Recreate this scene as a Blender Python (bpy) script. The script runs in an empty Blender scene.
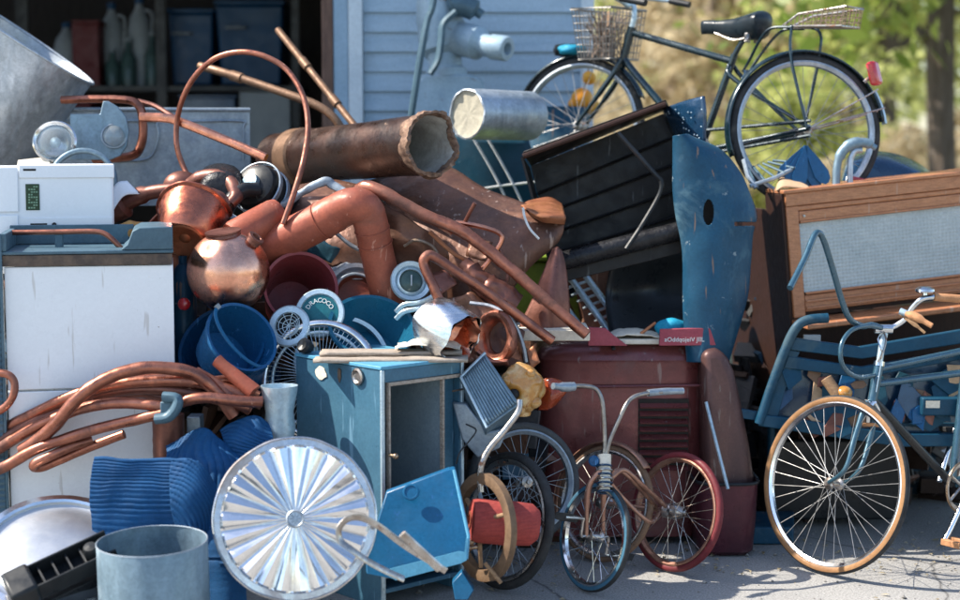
import bpy, bmesh, math, random
from mathutils import Vector, Matrix, noise
random.seed(7)
PI = math.pi
sc = bpy.context.scene
COL = sc.collection
# ------------------------------------------------------------------ camera frame
FPX = 1600.0; HZ = 140.0; HC = 1.6
PITCH = math.atan((300-HZ)/FPX)
CAM = Vector((0, 0, HC))
Rv = Vector((1, 0, 0)); Fv = Vector((0, math.cos(PITCH), -math.sin(PITCH))); Uv = Vector((0, math.sin(PITCH), math.cos(PITCH)))
X = Vector((1, 0, 0)); Y = Vector((0, 1, 0)); Z = Vector((0, 0, 1))
def W(px, py, d):
    return CAM + Rv*((px-480)/FPX*d) - Uv*((py-300)/FPX*d) + Fv*d
def m(px, d): return px*d/FPX
def N(dx, dy, q):
    v = Rv*dx + Uv*dy
    if v.length > 1e-6: v.normalize()
    return (v*math.sqrt(max(0, 1-q*q)) - Fv*q).normalized()
def gz(px, d, z=0.0):
    """point above the ground at pixel column px and depth d"""
    return Vector(((px-480)/FPX*d, d, z))
def Wy(px, py, y):
    v = W(px, py, 1)-CAM
    return CAM+v*(y/v.y)
def NR(px, py, dx, dy, q):
    """unit normal as N(), measured from the sight line to that spot"""
    f = (W(px, py, 1)-CAM).normalized(); r = f.cross(Z).normalized(); u = r.cross(f)
    v = (r*dx+u*dy).normalized()
    return (v*math.sqrt(max(0, 1-q*q))-f*q).normalized()
def basis(n):
    n = n.normalized()
    a = Z if abs(n.z) < .9 else X
    u = a.cross(n).normalized()
    return u, n.cross(u).normalized(), n
def cr(pts, k=6, closed=False):
    P = [Vector(p) for p in pts]; n = len(P); out = []
    rng = range(n if closed else n-1)
    for i in rng:
        if closed:
            p0, p1, p2, p3 = P[i-1], P[i], P[(i+1) % n], P[(i+2) % n]
        else:
            p1, p2 = P[i], P[i+1]
            p0 = P[i-1] if i > 0 else p1*2-p2
            p3 = P[i+2] if i+2 < n else p2*2-p1
        for j in range(k):
            t = j/k
            out.append(.5*((2*p1)+(p2-p0)*t+(2*p0-5*p1+4*p2-p3)*t*t+(3*p1-p0-3*p2+p3)*t*t*t))
    if not closed: out.append(P[-1])
    return out
def nz(p, s=1.0, seed=0.0):
    return noise.noise(Vector((p[0]*s+seed, p[1]*s+seed*1.7, p[2]*s-seed)))

class MB:
    def __init__(s): s.v = []; s.f = []
    def add(s, vs, fs):
        o = len(s.v); s.v += [Vector(v) for v in vs]; s.f += [tuple(i+o for i in f) for f in fs]; return s
    def box(s, c, a, b, d):
        """centre and three half vectors"""
        vs = [c+a*i+b*j+d*k for i in (-1, 1) for j in (-1, 1) for k in (-1, 1)]
        return s.add(vs, [(0, 1, 3, 2), (4, 6, 7, 5), (0, 4, 5, 1), (2, 3, 7, 6), (0, 2, 6, 4), (1, 5, 7, 3)])
    def abox(s, x0, y0, z0, x1, y1, z1):
        c = Vector(((x0+x1)/2, (y0+y1)/2, (z0+z1)/2))
        return s.box(c, X*(x1-x0)/2, Y*(y1-y0)/2, Z*(z1-z0)/2)
    def pbox(s, px0, py0, px1, py1, d0, d1):
        """upright box whose front face fills a pixel rectangle at depth d0"""
        p = Wy(px0, py1, d0); q = Wy(px1, py0, d0)
        return s.abox(p.x, d0, p.z, q.x, d1, q.z)
    def prism(s, pts, vec):
        n = len(pts); vs = list(pts)+[p+vec for p in pts]
        fs = [tuple(range(n)), tuple(range(2*n-1, n-1, -1))]
        fs += [(i, (i+1) % n, (i+1) % n+n, i+n) for i in range(n)]
        return s.add(vs, fs)
    def tube(s, pts, r, seg=10, closed=False, flat=None, caps=True, wob=0):
        n = len(pts)
        R = r if isinstance(r, (list, tuple)) else [r]*n
        if len(R) != n:
            R = [R[0]+(R[-1]-R[0])*i/(n-1) if len(R) == 2 else R[min(len(R)-1, int(i/(n-1)*(len(R)-1)+.5))] for i in range(n)]
        T = []
        for i in range(n):
            a = pts[i-1] if (i > 0 or closed) else pts[i]
            b = pts[(i+1) % n] if (i < n-1 or closed) else pts[i]
            t = (b-a)
            T.append(t.normalized() if t.length > 1e-9 else Vector((0, 0, 1)))
        u, _, _ = basis(T[0]); vs = []
        if flat is not None:
            u = (flat[0]-T[0]*flat[0].dot(T[0])).normalized()
        for i in range(n):
            u = (u-T[i]*u.dot(T[i]))
            u = u.normalized() if u.length > 1e-6 else basis(T[i])[0]
            w = T[i].cross(u)
            for k in range(seg):
                a = 2*PI*k/seg
                fu, fw = (1, 1) if flat is None else (flat[1], 1)
                rr = R[i]*(1+wob*nz(pts[i]+u*math.cos(a)*R[i]+w*math.sin(a)*R[i], 22))
                vs.append(pts[i]+u*math.cos(a)*rr*fu+w*math.sin(a)*rr*fw)
        fs = []
        for i in range(n if closed else n-1):
            j = (i+1) % n
            for k in range(seg):
                l = (k+1) % seg
                fs.append((i*seg+k, i*seg+l, j*seg+l, j*seg+k))
        if not closed and caps:
            fs.append(tuple(range(seg-1, -1, -1))); fs.append(tuple((n-1)*seg+k for k in range(seg)))
        return s.add(vs, fs)
    def seg(s, a, b, r, r2=None, seg=10):
        return s.tube([a, b], [r, r if r2 is None else r2], seg)
    def lathe(s, c, n, prof, seg=48, jit=None, su=1.0, arc=None):
        u, w, n = basis(n); vs = []; fs = []; k = len(prof)
        for i, (r, h) in enumerate(prof):
            for j in range(seg):
                a = 2*PI*j/seg
                p = c+(u*math.cos(a)*su+w*math.sin(a))*r+n*h
                if jit: p = jit(p, i, a, n, c)
                vs.append(p)
        for i in range(k-1):
            for j in range(seg):
                l = (j+1) % seg
                fs.append((i*seg+j, i*seg+l, (i+1)*seg+l, (i+1)*seg+j))
        return s.add(vs, fs)
    def torus(s, c, n, R, r, seg=64, rs=10):
        u, w, n = basis(n)
        return s.tube([c+u*math.cos(2*PI*i/seg)*R+w*math.sin(2*PI*i/seg)*R for i in range(seg)], r, rs, closed=True)
    def ball(s, c, r, seg=24, sx=(1, 1, 1), fn=None):
        vs = []; fs = []; h = seg//2
        for i in range(h+1):
            th = PI*i/h
            for j in range(seg):
                a = 2*PI*j/seg
                dv = Vector((math.sin(th)*math.cos(a)*sx[0], math.sin(th)*math.sin(a)*sx[1], math.cos(th)*sx[2]))
                p = c+dv*r
                if fn: p = fn(p, dv)
                vs.append(p)
        for i in range(h):
            for j in range(seg):
                l = (j+1) % seg
                fs.append((i*seg+j, i*seg+l, (i+1)*seg+l, (i+1)*seg+j))
        return s.add(vs, fs)
    def grid(s, rows, keep=None):
        a = len(rows); b = len(rows[0]); vs = [p for r in rows for p in r]; fs = []
        for i in range(a-1):
            for j in range(b-1):
                if keep and not keep(i, j): continue
                fs.append((i*b+j, i*b+j+1, (i+1)*b+j+1, (i+1)*b+j))
        return s.add(vs, fs)
    def patch(s, rows, k=8, fn=None, keep=None):
        """smooth surface through rows of control points"""
        R1 = [cr(r, k) for r in rows]
        cols = [cr([R1[i][j] for i in range(len(R1))], k) for j in range(len(R1[0]))]
        g = [[cols[j][i] for j in range(len(cols))] for i in range(len(cols[0]))]
        if fn: g = [[fn(p, i/(len(g)-1), j/(len(r)-1)) for j, p in enumerate(r)] for i, r in enumerate(g)]
        return s.grid(g, keep)

def Wp(lst): return [W(*p) for p in lst]
def bucket(c, n, Ro, Rb, dep, th=.006, lip=.008, seg=56, jit=None):
    return MB().lathe(c, n, [(0.0005, -dep+th), (Rb-th, -dep+th), (Ro-th, -.004), (Ro-th, 0), (Ro+lip, 0.003), (Ro+lip, -.012), (Ro+.001, -.014), (Rb, -dep), (0.0005, -dep)], seg, jit)

# ------------------------------------------------------------------ objects
def mk(name, mb, mat, org, bevel=0, solid=0, ang=38, sub=0):
    me = bpy.data.meshes.new(name)
    me.from_pydata([tuple(v-org) for v in mb.v], [], mb.f)
    bm = bmesh.new(); bm.from_mesh(me)
    bmesh.ops.remove_doubles(bm, verts=bm.verts, dist=1e-5)
    bmesh.ops.recalc_face_normals(bm, faces=bm.faces)
    bm.to_mesh(me); bm.free()
    for p in me.polygons: p.use_smooth = True
    me.set_sharp_from_angle(angle=math.radians(ang))
    me.materials.append(mat)
    o = bpy.data.objects.new(name, me); COL.objects.link(o)
    if solid:
        md = o.modifiers.new('s', 'SOLIDIFY'); md.thickness = solid; md.offset = 0
    if bevel:
        md = o.modifiers.new('b', 'BEVEL'); md.width = bevel; md.segments = 5 if bevel > .03 else 2; md.limit_method = 'ANGLE'; md.angle_limit = math.radians(40)
    return o
def low(vs):
    xs = [v.x for v in vs]; ys = [v.y for v in vs]; zs = [v.z for v in vs]
    return Vector(((min(xs)+max(xs))/2, (min(ys)+max(ys))/2, min(zs)))
def props(o, label, cat, group):
    o['label'] = label; o['category'] = cat
    if group: o['group'] = group
class T:
    def __init__(s, name, label, cat, group=None):
        s.n, s.l, s.c, s.g, s.p = name, label, cat, group, []
    def part(s, name, mb, mat, parent=None, label=None, **kw):
        s.p.append((name, mb, mat, parent, label, kw)); return len(s.p)-1
    def rot(s, piv, ang):
        mr = Matrix.Rotation(ang, 3, 'Z'); seen = set()
        for p in s.p:
            if id(p[1]) in seen: continue
            seen.add(id(p[1])); p[1].v = [piv+mr@(v-piv) for v in p[1].v]
        return s
    def done(s):
        org = low([v for p in s.p for v in p[1].v])
        e = bpy.data.objects.new(s.n, None); COL.objects.link(e); e.location = org; e.empty_display_size = .1
        props(e, s.l, s.c, s.g); os = []
        for name, mb, mat, par, lab, kw in s.p:
            o = mk(name, mb, mat, org, **kw); o.parent = e if par is None else os[par]
            if lab: o['label'] = lab
            os.append(o)
        return e
def solo(name, mb, mat, label, cat, group=None, **kw):
    org = low(mb.v); o = mk(name, mb, mat, org, **kw); o.location = org; props(o, label, cat, group); return o
def struct(name, mb, mat, kind='structure', label=None, **kw):
    org = low(mb.v); o = mk(name, mb, mat, org, **kw); o.location = org; o['kind'] = kind
    if label: o['label'] = label
    return o
def text_mb(body, size, org, ex, ey, ez, ext=.0008, align='LEFT'):
    cu = bpy.data.curves.new('lettering', 'FONT'); cu.body = body; cu.size = size; cu.extrude = ext; cu.align_x = align; cu.resolution_u = 3
    ob = bpy.data.objects.new('lettering', cu); COL.objects.link(ob)
    dg = bpy.context.evaluated_depsgraph_get()
    me = bpy.data.meshes.new_from_object(ob.evaluated_get(dg))
    b = MB().add([org+ex*v.co.x+ey*v.co.y+ez*v.co.z for v in me.vertices], [tuple(p.vertices) for p in me.polygons])
    bpy.data.objects.remove(ob); bpy.data.curves.remove(cu); bpy.data.meshes.remove(me)
    return b

# ------------------------------------------------------------------ materials
def _nt(name):
    mt = bpy.data.materials.new(name); mt.use_nodes = True
    nt = mt.node_tree; return mt, nt, nt.nodes['Principled BSDF'], nt.links
def ramp(nt, a, b, ca=(0, 0, 0, 1), cb=(1, 1, 1, 1)):
    r = nt.nodes.new('ShaderNodeValToRGB'); e = r.color_ramp.elements
    e[0].position = a; e[1].position = b; e[0].color = ca; e[1].color = cb; return r
def mixc(nt, fac, a, b, blend='MIX'):
    x = nt.nodes.new('ShaderNodeMix'); x.data_type = 'RGBA'; x.blend_type = blend
    L = nt.links
    for sock, val in ((x.inputs[0], fac), (x.inputs[6], a), (x.inputs[7], b)):
        if hasattr(val, 'is_linked'): L.new(val, sock)
        elif isinstance(val, (int, float)): sock.default_value = val
        else: sock.default_value = (*val, 1)
    return x.outputs[2]
def mixf(nt, fac, a, b):
    x = nt.nodes.new('ShaderNodeMix'); L = nt.links
    for sock, val in ((x.inputs[0], fac), (x.inputs[2], a), (x.inputs[3], b)):
        if hasattr(val, 'is_linked'): L.new(val, sock)
        else: sock.default_value = val
    return x.outputs[0]
def tex(nt, vec, scale, detail=6, rough=.6, dist=0):
    n = nt.nodes.new('ShaderNodeTexNoise'); n.inputs['Scale'].default_value = scale; n.inputs['Detail'].default_value = detail
    n.inputs['Roughness'].default_value = rough; n.inputs['Distortion'].default_value = dist
    nt.links.new(vec, n.inputs['Vector']); return n.outputs[0]
def mat(name, c1, c2=None, metal=0.0, rough=.5, sc1=6, mix=(.38, .66), stretch=(1, 1, 1), chip=None, chipsc=14, chipth=.62, chipm=0.0, chipr=.7,
        scratch=None, scrsc=5, bump=.15, bsc=60, rvar=.18, spangle=0, coat=0, dent=0, dust=None, dustth=.6, spec=None, fine_=.18):
    mt, nt, P, L = _nt(name)
    tc = nt.nodes.new('ShaderNodeTexCoord'); mp = nt.nodes.new('ShaderNodeMapping'); mp.inputs['Scale'].default_value = stretch
    L.new(tc.outputs['Object'], mp.inputs[0]); v = mp.outputs[0]; o = tc.outputs['Object']
    c2 = c2 or tuple(x*.7 for x in c1)
    r = ramp(nt, *mix); L.new(tex(nt, v, sc1, 8, .62, .3), r.inputs[0])
    col = mixc(nt, r.outputs[0], c1, c2)
    fine = tex(nt, o, 90, 4, .7)
    fr = ramp(nt, .3, .75, (1-fine_, 1-fine_, 1-fine_, 1), (1+fine_*.55, 1+fine_*.55, 1+fine_*.55, 1)); L.new(fine, fr.inputs[0])
    col = mixc(nt, 1.0, col, fr.outputs[0], 'MULTIPLY')
    rn = nt.nodes.new('ShaderNodeMapRange'); L.new(tex(nt, v, sc1*2.3, 6, .65), rn.inputs[0])
    rn.inputs[1].default_value = .3; rn.inputs[2].default_value = .7; rn.inputs[3].default_value = max(.03, rough-rvar); rn.inputs[4].default_value = min(1, rough+rvar)
    rg = rn.outputs[0]; mtl = metal
    if spangle:
        vo = nt.nodes.new('ShaderNodeTexVoronoi'); vo.inputs['Scale'].default_value = spangle; L.new(o, vo.inputs['Vector'])
        sr = ramp(nt, 0, 1, (.88, .88, .88, 1), (1.06, 1.06, 1.06, 1)); L.new(vo.outputs['Color'], sr.inputs[0])
        col = mixc(nt, 1.0, col, sr.outputs[0], 'MULTIPLY')
    if dust:
        dr = ramp(nt, dustth, dustth+.14); L.new(tex(nt, o, 3.2, 9, .68, .6), dr.inputs[0])
        col = mixc(nt, dr.outputs[0], col, dust); rg = mixf(nt, dr.outputs[0], rg, .85)
        if metal: mtl = mixf(nt, dr.outputs[0], mtl, metal*.35)
    if chip:
        cr_ = ramp(nt, chipth, chipth+.03); L.new(tex(nt, o, chipsc, 9, .68, .4), cr_.inputs[0])
        col = mixc(nt, cr_.outputs[0], col, chip); rg = mixf(nt, cr_.outputs[0], rg, chipr); mtl = mixf(nt, cr_.outputs[0], mtl, chipm)
    if scratch:
        m2 = nt.nodes.new('ShaderNodeMapping'); m2.inputs['Scale'].default_value = (scrsc*9, scrsc*9, scrsc*.8); m2.inputs['Rotation'].default_value = (.5, .7, .3)
        L.new(o, m2.inputs[0])
        s2 = ramp(nt, .66, .7); L.new(tex(nt, m2.outputs[0], 1.0, 3, .5), s2.inputs[0])
        col = mixc(nt, s2.outputs[0], col, scratch)
    if hasattr(col, 'is_linked'): L.new(col, P.inputs['Base Color'])
    L.new(rg, P.inputs['Roughness'])
    if hasattr(mtl, 'is_linked'): L.new(mtl, P.inputs['Metallic'])
    else: P.inputs['Metallic'].default_value = mtl
    if coat: P.inputs['Coat Weight'].default_value = coat; P.inputs['Coat Roughness'].default_value = .12
    if spec is None and not coat and (not isinstance(metal, (int, float)) or metal < .45): spec = .28
    if spec is not None: P.inputs['Specular IOR Level'].default_value = spec
    if bump or dent:
        b = nt.nodes.new('ShaderNodeBump'); b.inputs['Strength'].default_value = bump; b.inputs['Distance'].default_value = .004
        L.new(tex(nt, o, bsc, 6, .6), b.inputs['Height'])
        if dent:
            b2 = nt.nodes.new('ShaderNodeBump'); b2.inputs['Strength'].default_value = dent; b2.inputs['Distance'].default_value = .02
            L.new(tex(nt, o, 7, 3, .5), b2.inputs['Height']); L.new(b2.outputs[0], b.inputs['Normal'])
        L.new(b.outputs[0], P.inputs['Normal'])
    return mt
def glass(name, col, rough=.05, trans=.9, alpha=1):
    mt, nt, P, L = _nt(name)
    P.inputs['Base Color'].default_value = (*col, 1); P.inputs['Transmission Weight'].default_value = trans; P.inputs['Roughness'].default_value = rough
    return mt
M = {}
M['copper'] = mat('copper', (.70, .29, .18), (.42, .17, .11), 1, .33, 9, bump=.1, dust=(.24, .11, .08), dustth=.60)
M['copper_tube'] = mat('copper tube', (.43, .165, .105), (.24, .092, .063), .85, .36, 10, bump=.15, dust=(.13, .06, .045), dustth=.5, chip=(.60, .30, .20), chipth=.68, dent=.35)
M['copper_polished'] = mat('polished copper', (.86, .45, .31), (.62, .28, .19), 1, .27, 5, dent=.25, bump=.06, dust=(.28, .13, .10), dustth=.6, rvar=.1)
M['copper_red'] = mat('red copper', (.60, .19, .11), (.36, .11, .07), .95, .3, 8, dent=.3, bump=.1)
M['copper_brown'] = mat('brown copper', (.22, .088, .062), (.125, .052, .04), .6, .42, 7, bump=.2, chip=(.42, .24, .18), chipth=.66)
M['clay'] = mat('oxidised copper pipe', (.36, .098, .056), (.25, .07, .044), .12, .45, 7, bump=.15, chip=(.50, .27, .19), chipth=.66, dust=(.20, .075, .05), dustth=.5, scratch=(.45, .2, .14), dent=.3)
M['rust_sheet'] = mat('rusted sheet', (.17, .075, .045), (.085, .042, .03), .45, .46, 5, bump=.35, dust=(.26, .11, .055), dustth=.55, chip=(.30, .25, .22), chipth=.7, dent=.6, scratch=(.28, .19, .15))
M['rust_orange'] = mat('orange rusted metal', (.42, .17, .075), (.28, .10, .05), .5, .5, 8, bump=.3)
M['rust_pipe'] = mat('dark rusted pipe', (.032, .019, .015), (.075, .034, .022), .5, .36, 6, stretch=(1, 1, 1), bump=.4, chip=(.28, .17, .11), chipth=.66)
M['torn'] = mat('torn corroded edge', (.30, .19, .13), (.10, .06, .045), .4, .7, 30, bump=.9)
M['ash'] = mat('pale scaly lining', (.50, .49, .45), (.33, .31, .28), 0, .85, 12, bump=.5)
M['cream'] = mat('cream plaster', (.46, .42, .32), (.36, .33, .26), 0, .85, 9, bump=.4)
M['galv'] = mat('galvanized steel', (.50, .55, .60), (.34, .39, .44), .75, .5, 5, stretch=(3, 3, .8), spangle=55, bump=.1, chip=(.36, .22, .14), chipth=.72, dent=.25)
M['galv_dull'] = mat('dull galvanized steel', (.36, .42, .47), (.24, .29, .34), .7, .55, 5, spangle=60, bump=.2, dust=(.22, .22, .22), dustth=.58, chip=(.26, .18, .13), chipth=.71, dent=.3)
M['galv_blue'] = mat('blue grey galvanized steel', (.20, .285, .345), (.14, .21, .26), .5, .5, 6, stretch=(2.5, 2.5, .7), spangle=70, bump=.15, dust=(.27, .26, .24), dustth=.62)
M['steel'] = mat('brushed steel', (.66, .69, .72), (.50, .54, .58), 1, .27, 4, stretch=(1, 1, 14), bump=.06, bsc=120, rvar=.1)
M['alu'] = mat('bright aluminium', (.84, .84, .84), (.74, .75, .76), 1, .2, 7, bump=.12, bsc=14, dust=(.50, .42, .37), dustth=.66, rvar=.08, fine_=.08)
M['pan'] = mat('brushed aluminium pan', (.62, .64, .66), (.54, .56, .58), 1, .42, 3, bump=.03, bsc=150, rvar=.06, fine_=.05)
M['chrome'] = mat('chrome', (.72, .74, .76), (.52, .52, .52), 1, .16, 9, bump=.05, chip=(.25, .14, .08), chipth=.68, chipsc=30, rvar=.1)
M['chrome_old'] = mat('tarnished chrome', (.50, .48, .46), (.32, .27, .23), .95, .33, 14, bump=.2, chip=(.22, .10, .05), chipth=.6, chipsc=26)
M['brass'] = mat('tarnished brass', (.42, .30, .20), (.20, .13, .09), .9, .35, 16, bump=.25)
M['white'] = mat('white enamel', (.80, .82, .83), (.75, .77, .78), 0, .3, 2, bump=.02, chip=(.22, .16, .12), chipth=.685, chipsc=30, dust=(.64, .61, .55), dustth=.62, scratch=(.60, .59, .57), fine_=.04)
M['white_plastic'] = mat('white plastic', (.82, .84, .86), (.78, .80, .82), 0, .28, 2, bump=.015, chip=(.2, .2, .2), chipth=.76, fine_=.03)
M['slate'] = mat('blue grey painted steel', (.085, .15, .19), (.06, .11, .145), .1, .42, 5, bump=.1, chip=(.25, .2, .16), chipth=.68, dust=(.17, .19, .20))
M['rail'] = mat('worn brown edging', (.16, .115, .085), (.07, .055, .05), .2, .7, 18, bump=.5)
M['blue_paint'] = mat('blue painted steel', (.06, .155, .225), (.045, .12, .185), .1, .42, 4, bump=.08, chip=(.22, .20, .18), chipth=.7, chipsc=18, dust=(.12, .22, .30), dustth=.6, scratch=(.12, .24, .33))
M['blue_plastic'] = mat('blue plastic', (.010, .085, .21), (.007, .065, .165), 0, .3, 4, bump=.05, scratch=(.06, .2, .42))
M['azure_plastic'] = mat('azure plastic', (.010, .10, .215), (.008, .08, .175), 0, .36, 5, bump=.06, scratch=(.02, .10, .24), chip=(.05, .10, .15), chipth=.72)
M['azure_edge_sunlit_top'] = mat('pale azure edge and sunlit top', (.11, .33, .47), (.08, .27, .4), 0, .4, 5)  # plastic edging colour; on the box top it paints in sunlight
M['teal_plastic'] = mat('teal plastic', (.012, .10, .17), (.008, .075, .14), 0, .32, 5, bump=.05)
M['fender_blue'] = mat('weathered blue paint', (.011, .068, .125), (.008, .048, .09), .1, .42, 5, stretch=(1, 1, .45), bump=.12, chip=(.20, .25, .27), chipth=.64, chipsc=13, dust=(.075, .15, .19), dustth=.52, scratch=(.17, .12, .10), dent=.35)
M['fabric_blue'] = mat('blue ribbed fabric', (.007, .075, .20), (.005, .052, .145), 0, .75, 7, bump=.3, bsc=150)
M['cobalt'] = mat('dark blue paint', (.010, .045, .10), (.008, .035, .08), .2, .25, 5, bump=.05, coat=.4)
M['black'] = mat('black sheet metal', (.010, .009, .009), (.018, .015, .014), .2, .42, 5, bump=.15, dust=(.036, .031, .028), dustth=.58, scratch=(.06, .06, .06), dent=.3)
M['black_shiny'] = mat('worn black enamel', (.015, .015, .017), (.03, .03, .032), .3, .3, 20, bump=.7, bsc=90)
M['black_plastic'] = mat('black plastic', (.012, .014, .016), (.02, .022, .024), 0, .36, 6, bump=.08, dust=(.05, .05, .05), dustth=.66)
M['rubber'] = mat('rubber', (.022, .023, .025), (.045, .045, .045), 0, .75, 12, bump=.4, bsc=140, dust=(.10, .095, .085), dustth=.6)
M['rubber_red'] = mat('red rubber', (.17, .025, .03), (.11, .018, .022), 0, .6, 10, bump=.3, dust=(.2, .09, .08), dustth=.62)
M['gum'] = mat('gum rubber', (.32, .17, .075), (.23, .115, .05), 0, .6, 12, bump=.2, dust=(.25, .16, .09), dustth=.62)
M['maroon'] = mat('maroon paint', (.19, .050, .048), (.125, .037, .037), .3, .35, 5, bump=.12, chip=(.2, .15, .14), chipth=.7, chipsc=24, dust=(.17, .09, .085), dustth=.56, scratch=(.22, .14, .13), dent=.2, coat=.15)
M['maroon_plastic'] = mat('maroon plastic', (.24, .045, .05), (.17, .03, .035), 0, .4, 5, bump=.08, dust=(.28, .12, .11), dustth=.64)
M['red_board'] = mat('red card', (.36, .07, .09), (.29, .05, .07), 0, .55, 7, bump=.1)
M['red_cloth'] = mat('red wound yarn', (.34, .055, .045), (.25, .04, .035), 0, .8, 20, stretch=(1, 1, 8), bump=.5)
M['brown_panel'] = mat('brown painted steel', (.115, .058, .052), (.075, .042, .04), .35, .33, 4, stretch=(1, 1, .4), bump=.12, dust=(.14, .10, .095), dustth=.56, scratch=(.16, .12, .11))
M['frame_green'] = mat('dark blue green bicycle paint', (.006, .026, .034), (.005, .018, .026), .3, .25, 9, coat=.5, bump=.05, chip=(.18, .12, .08), chipth=.7, chipsc=40)
M['frame_blue'] = mat('blue bicycle paint', (.04, .105, .15), (.03, .08, .115), .35, .3, 9, coat=.5, bump=.05, chip=(.25, .2, .17), chipth=.69, chipsc=40)
M['frame_dark'] = mat('dark grey bicycle paint', (.03, .035, .038), (.045, .042, .04), .4, .3, 9, bump=.1, chip=(.25, .18, .12), chipth=.68, chipsc=40)
M['frame_copper'] = mat('faded copper paint', (.40, .22, .15), (.25, .12, .085), .6, .38, 15, bump=.2, chip=(.5, .44, .38), chipth=.64, chipsc=36)
M['cork'] = mat('cork', (.50, .25, .12), (.38, .18, .085), 0, .75, 40, bump=.5)
M['leather'] = mat('black saddle vinyl', (.016, .026, .034), (.012, .018, .024), 0, .35, 8, bump=.2)
M['wood_front'] = mat('brown varnished wood', (.47, .20, .09), (.33, .13, .058), 0, .36, 9, stretch=(1.2, 12, 14), bump=.12, coat=.2, scratch=(.42, .25, .17))
M['wood_dark'] = mat('dark stained wood', (.036, .015, .010), (.022, .010, .007), 0, .5, 9, stretch=(12, 12, 1), bump=.12, spec=.25)
M['wood_grey'] = mat('weathered board', (.40, .34, .28), (.24, .19, .15), 0, .8, 8, stretch=(2, 14, 14), bump=.5)
M['wood_raw'] = mat('raw wood', (.30, .185, .10), (.19, .11, .06), 0, .65, 9, stretch=(2, 12, 12), bump=.25)
M['stick'] = mat('dull brown pipe', (.25, .145, .088), (.15, .088, .055), .4, .5, 14, bump=.35, chip=(.5, .4, .3), chipth=.67)
M['paper'] = mat('cream paper', (.72, .66, .54), (.58, .52, .42), 0, .85, 6, bump=.4)
M['teal_cloth'] = mat('bright teal cloth', (.01, .27, .42), (.008, .2, .34), 0, .7, 8, bump=.4)
M['gold'] = mat('amber glazed ceramic', (.44, .19, .03), (.60, .42, .19), 0, .22, 11, mix=(.46, .62), coat=.5, bump=.15, chip=(.33, .13, .03), chipth=.62, chipsc=20)
M['amber'] = glass('amber glass', (.75, .16, .06), .12, .75)
M['lens'] = glass('clear lens', (.86, .93, .94), .06, .85)
M['red_lens'] = mat('red reflector', (.55, .02, .025), (.42, .015, .02), 0, .15, 20, coat=.8, bump=.2)
M['orange'] = mat('orange rind', (.80, .30, .03), (.70, .42, .06), 0, .45, 12, bump=.2)
M['lime'] = mat('lime green plastic', (.22, .31, .035), (.18, .26, .03), 0, .4, 4)
M['lcd'] = mat('display window', (.03, .07, .04), (.02, .05, .03), 0, .2, 8)
M['lcd_seg'] = mat('display segments', (.22, .36, .24), (.16, .28, .19), 0, .4, 8)
M['ink'] = mat('dark gap', (.02, .02, .022), (.015, .015, .017), 0, .7, 8)
M['letter'] = mat('white lettering', (.78, .80, .78), (.7, .72, .7), 0, .6, 9)
M['label_teal'] = mat('teal printed label', (.012, .13, .16), (.01, .10, .13), 0, .4, 8)
M['pale_tin'] = mat('pale blue tin', (.50, .62, .68), (.38, .48, .54), .5, .4, 10, bump=.1, chip=(.3, .25, .2), chipth=.68)
M['wire'] = mat('rusty wire', (.30, .22, .16), (.18, .12, .085), .6, .5, 20)
M['cord'] = mat('white cord', (.62, .64, .63), (.5, .52, .5), 0, .7, 20)
M['iron_grey'] = mat('pale blue grey cast iron paint', (.33, .44, .52), (.24, .34, .42), .1, .5, 7, bump=.3, chip=(.17, .14, .12), chipth=.64, chipsc=16)
M['navy_mat'] = mat('dark teal sheet', (.012, .06, .09), (.009, .045, .07), 0, .45, 5, bump=.2, chip=(.08, .15, .19), chipth=.66)
M['card'] = mat('brown cardboard', (.50, .34, .21), (.42, .28, .17), 0, .85, 6, bump=.15)
M['straw'] = mat('golden brown sponge', (.44, .25, .08), (.30, .15, .05), 0, .8, 30, bump=.8)
M['dull_bar'] = mat('dull steel bar', (.34, .32, .30), (.22, .20, .185), .9, .42, 16, bump=.2, chip=(.2, .09, .045), chipth=.64, chipsc=30)
M['rim_alu'] = mat('stained aluminium rim', (.62, .63, .64), (.50, .48, .47), 1, .3, 9, bump=.08, dust=(.34, .27, .23), dustth=.52)
M['liner'] = mat('grey blue liner', (.28, .35, .39), (.21, .28, .32), .1, .5, 5, dust=(.22, .2, .18))
M['flange'] = mat('dark reel wood', (.17, .105, .06), (.10, .06, .035), 0, .6, 12, bump=.4, chip=(.3, .22, .15), chipth=.66)
M['spoke'] = mat('dull spoke wire', (.36, .36, .36), (.25, .24, .23), .7, .5, 20)
M['bench_blue'] = mat('dark blue bench paint', (.007, .055, .10), (.005, .04, .075), .1, .45, 6, bump=.12, chip=(.17, .19, .19), chipth=.66, chipsc=18, dust=(.05, .09, .11), dustth=.55)
M['tan_dark'] = mat('dull tan scrap', (.24, .145, .09), (.16, .095, .06), 0, .7, 9, bump=.3)
M['maroon_dark'] = mat('dark purple maroon metal', (.085, .024, .034), (.055, .018, .027), .3, .34, 6, bump=.15, dust=(.12, .07, .075), dustth=.56, dent=.3)
M['wire_grey'] = mat('grey wire', (.26, .25, .235), (.17, .16, .15), .6, .5, 20)
M['rubber_grey'] = mat('grey perished rubber', (.06, .066, .07), (.085, .088, .09), 0, .75, 14, bump=.4, bsc=140)
M['siding'] = mat('pale blue siding paint', (.40, .52, .62), (.34, .46, .56), 0, .6, 5, stretch=(.6, 1, 5), bump=.2, chip=(.14, .16, .19), chipth=.69, chipsc=9, dust=(.30, .38, .44), dustth=.6)
M['trim'] = mat('white blue trim paint', (.60, .69, .75), (.52, .61, .68), 0, .55, 5, bump=.2, chip=(.2, .2, .2), chipth=.71, chipsc=14)
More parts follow.
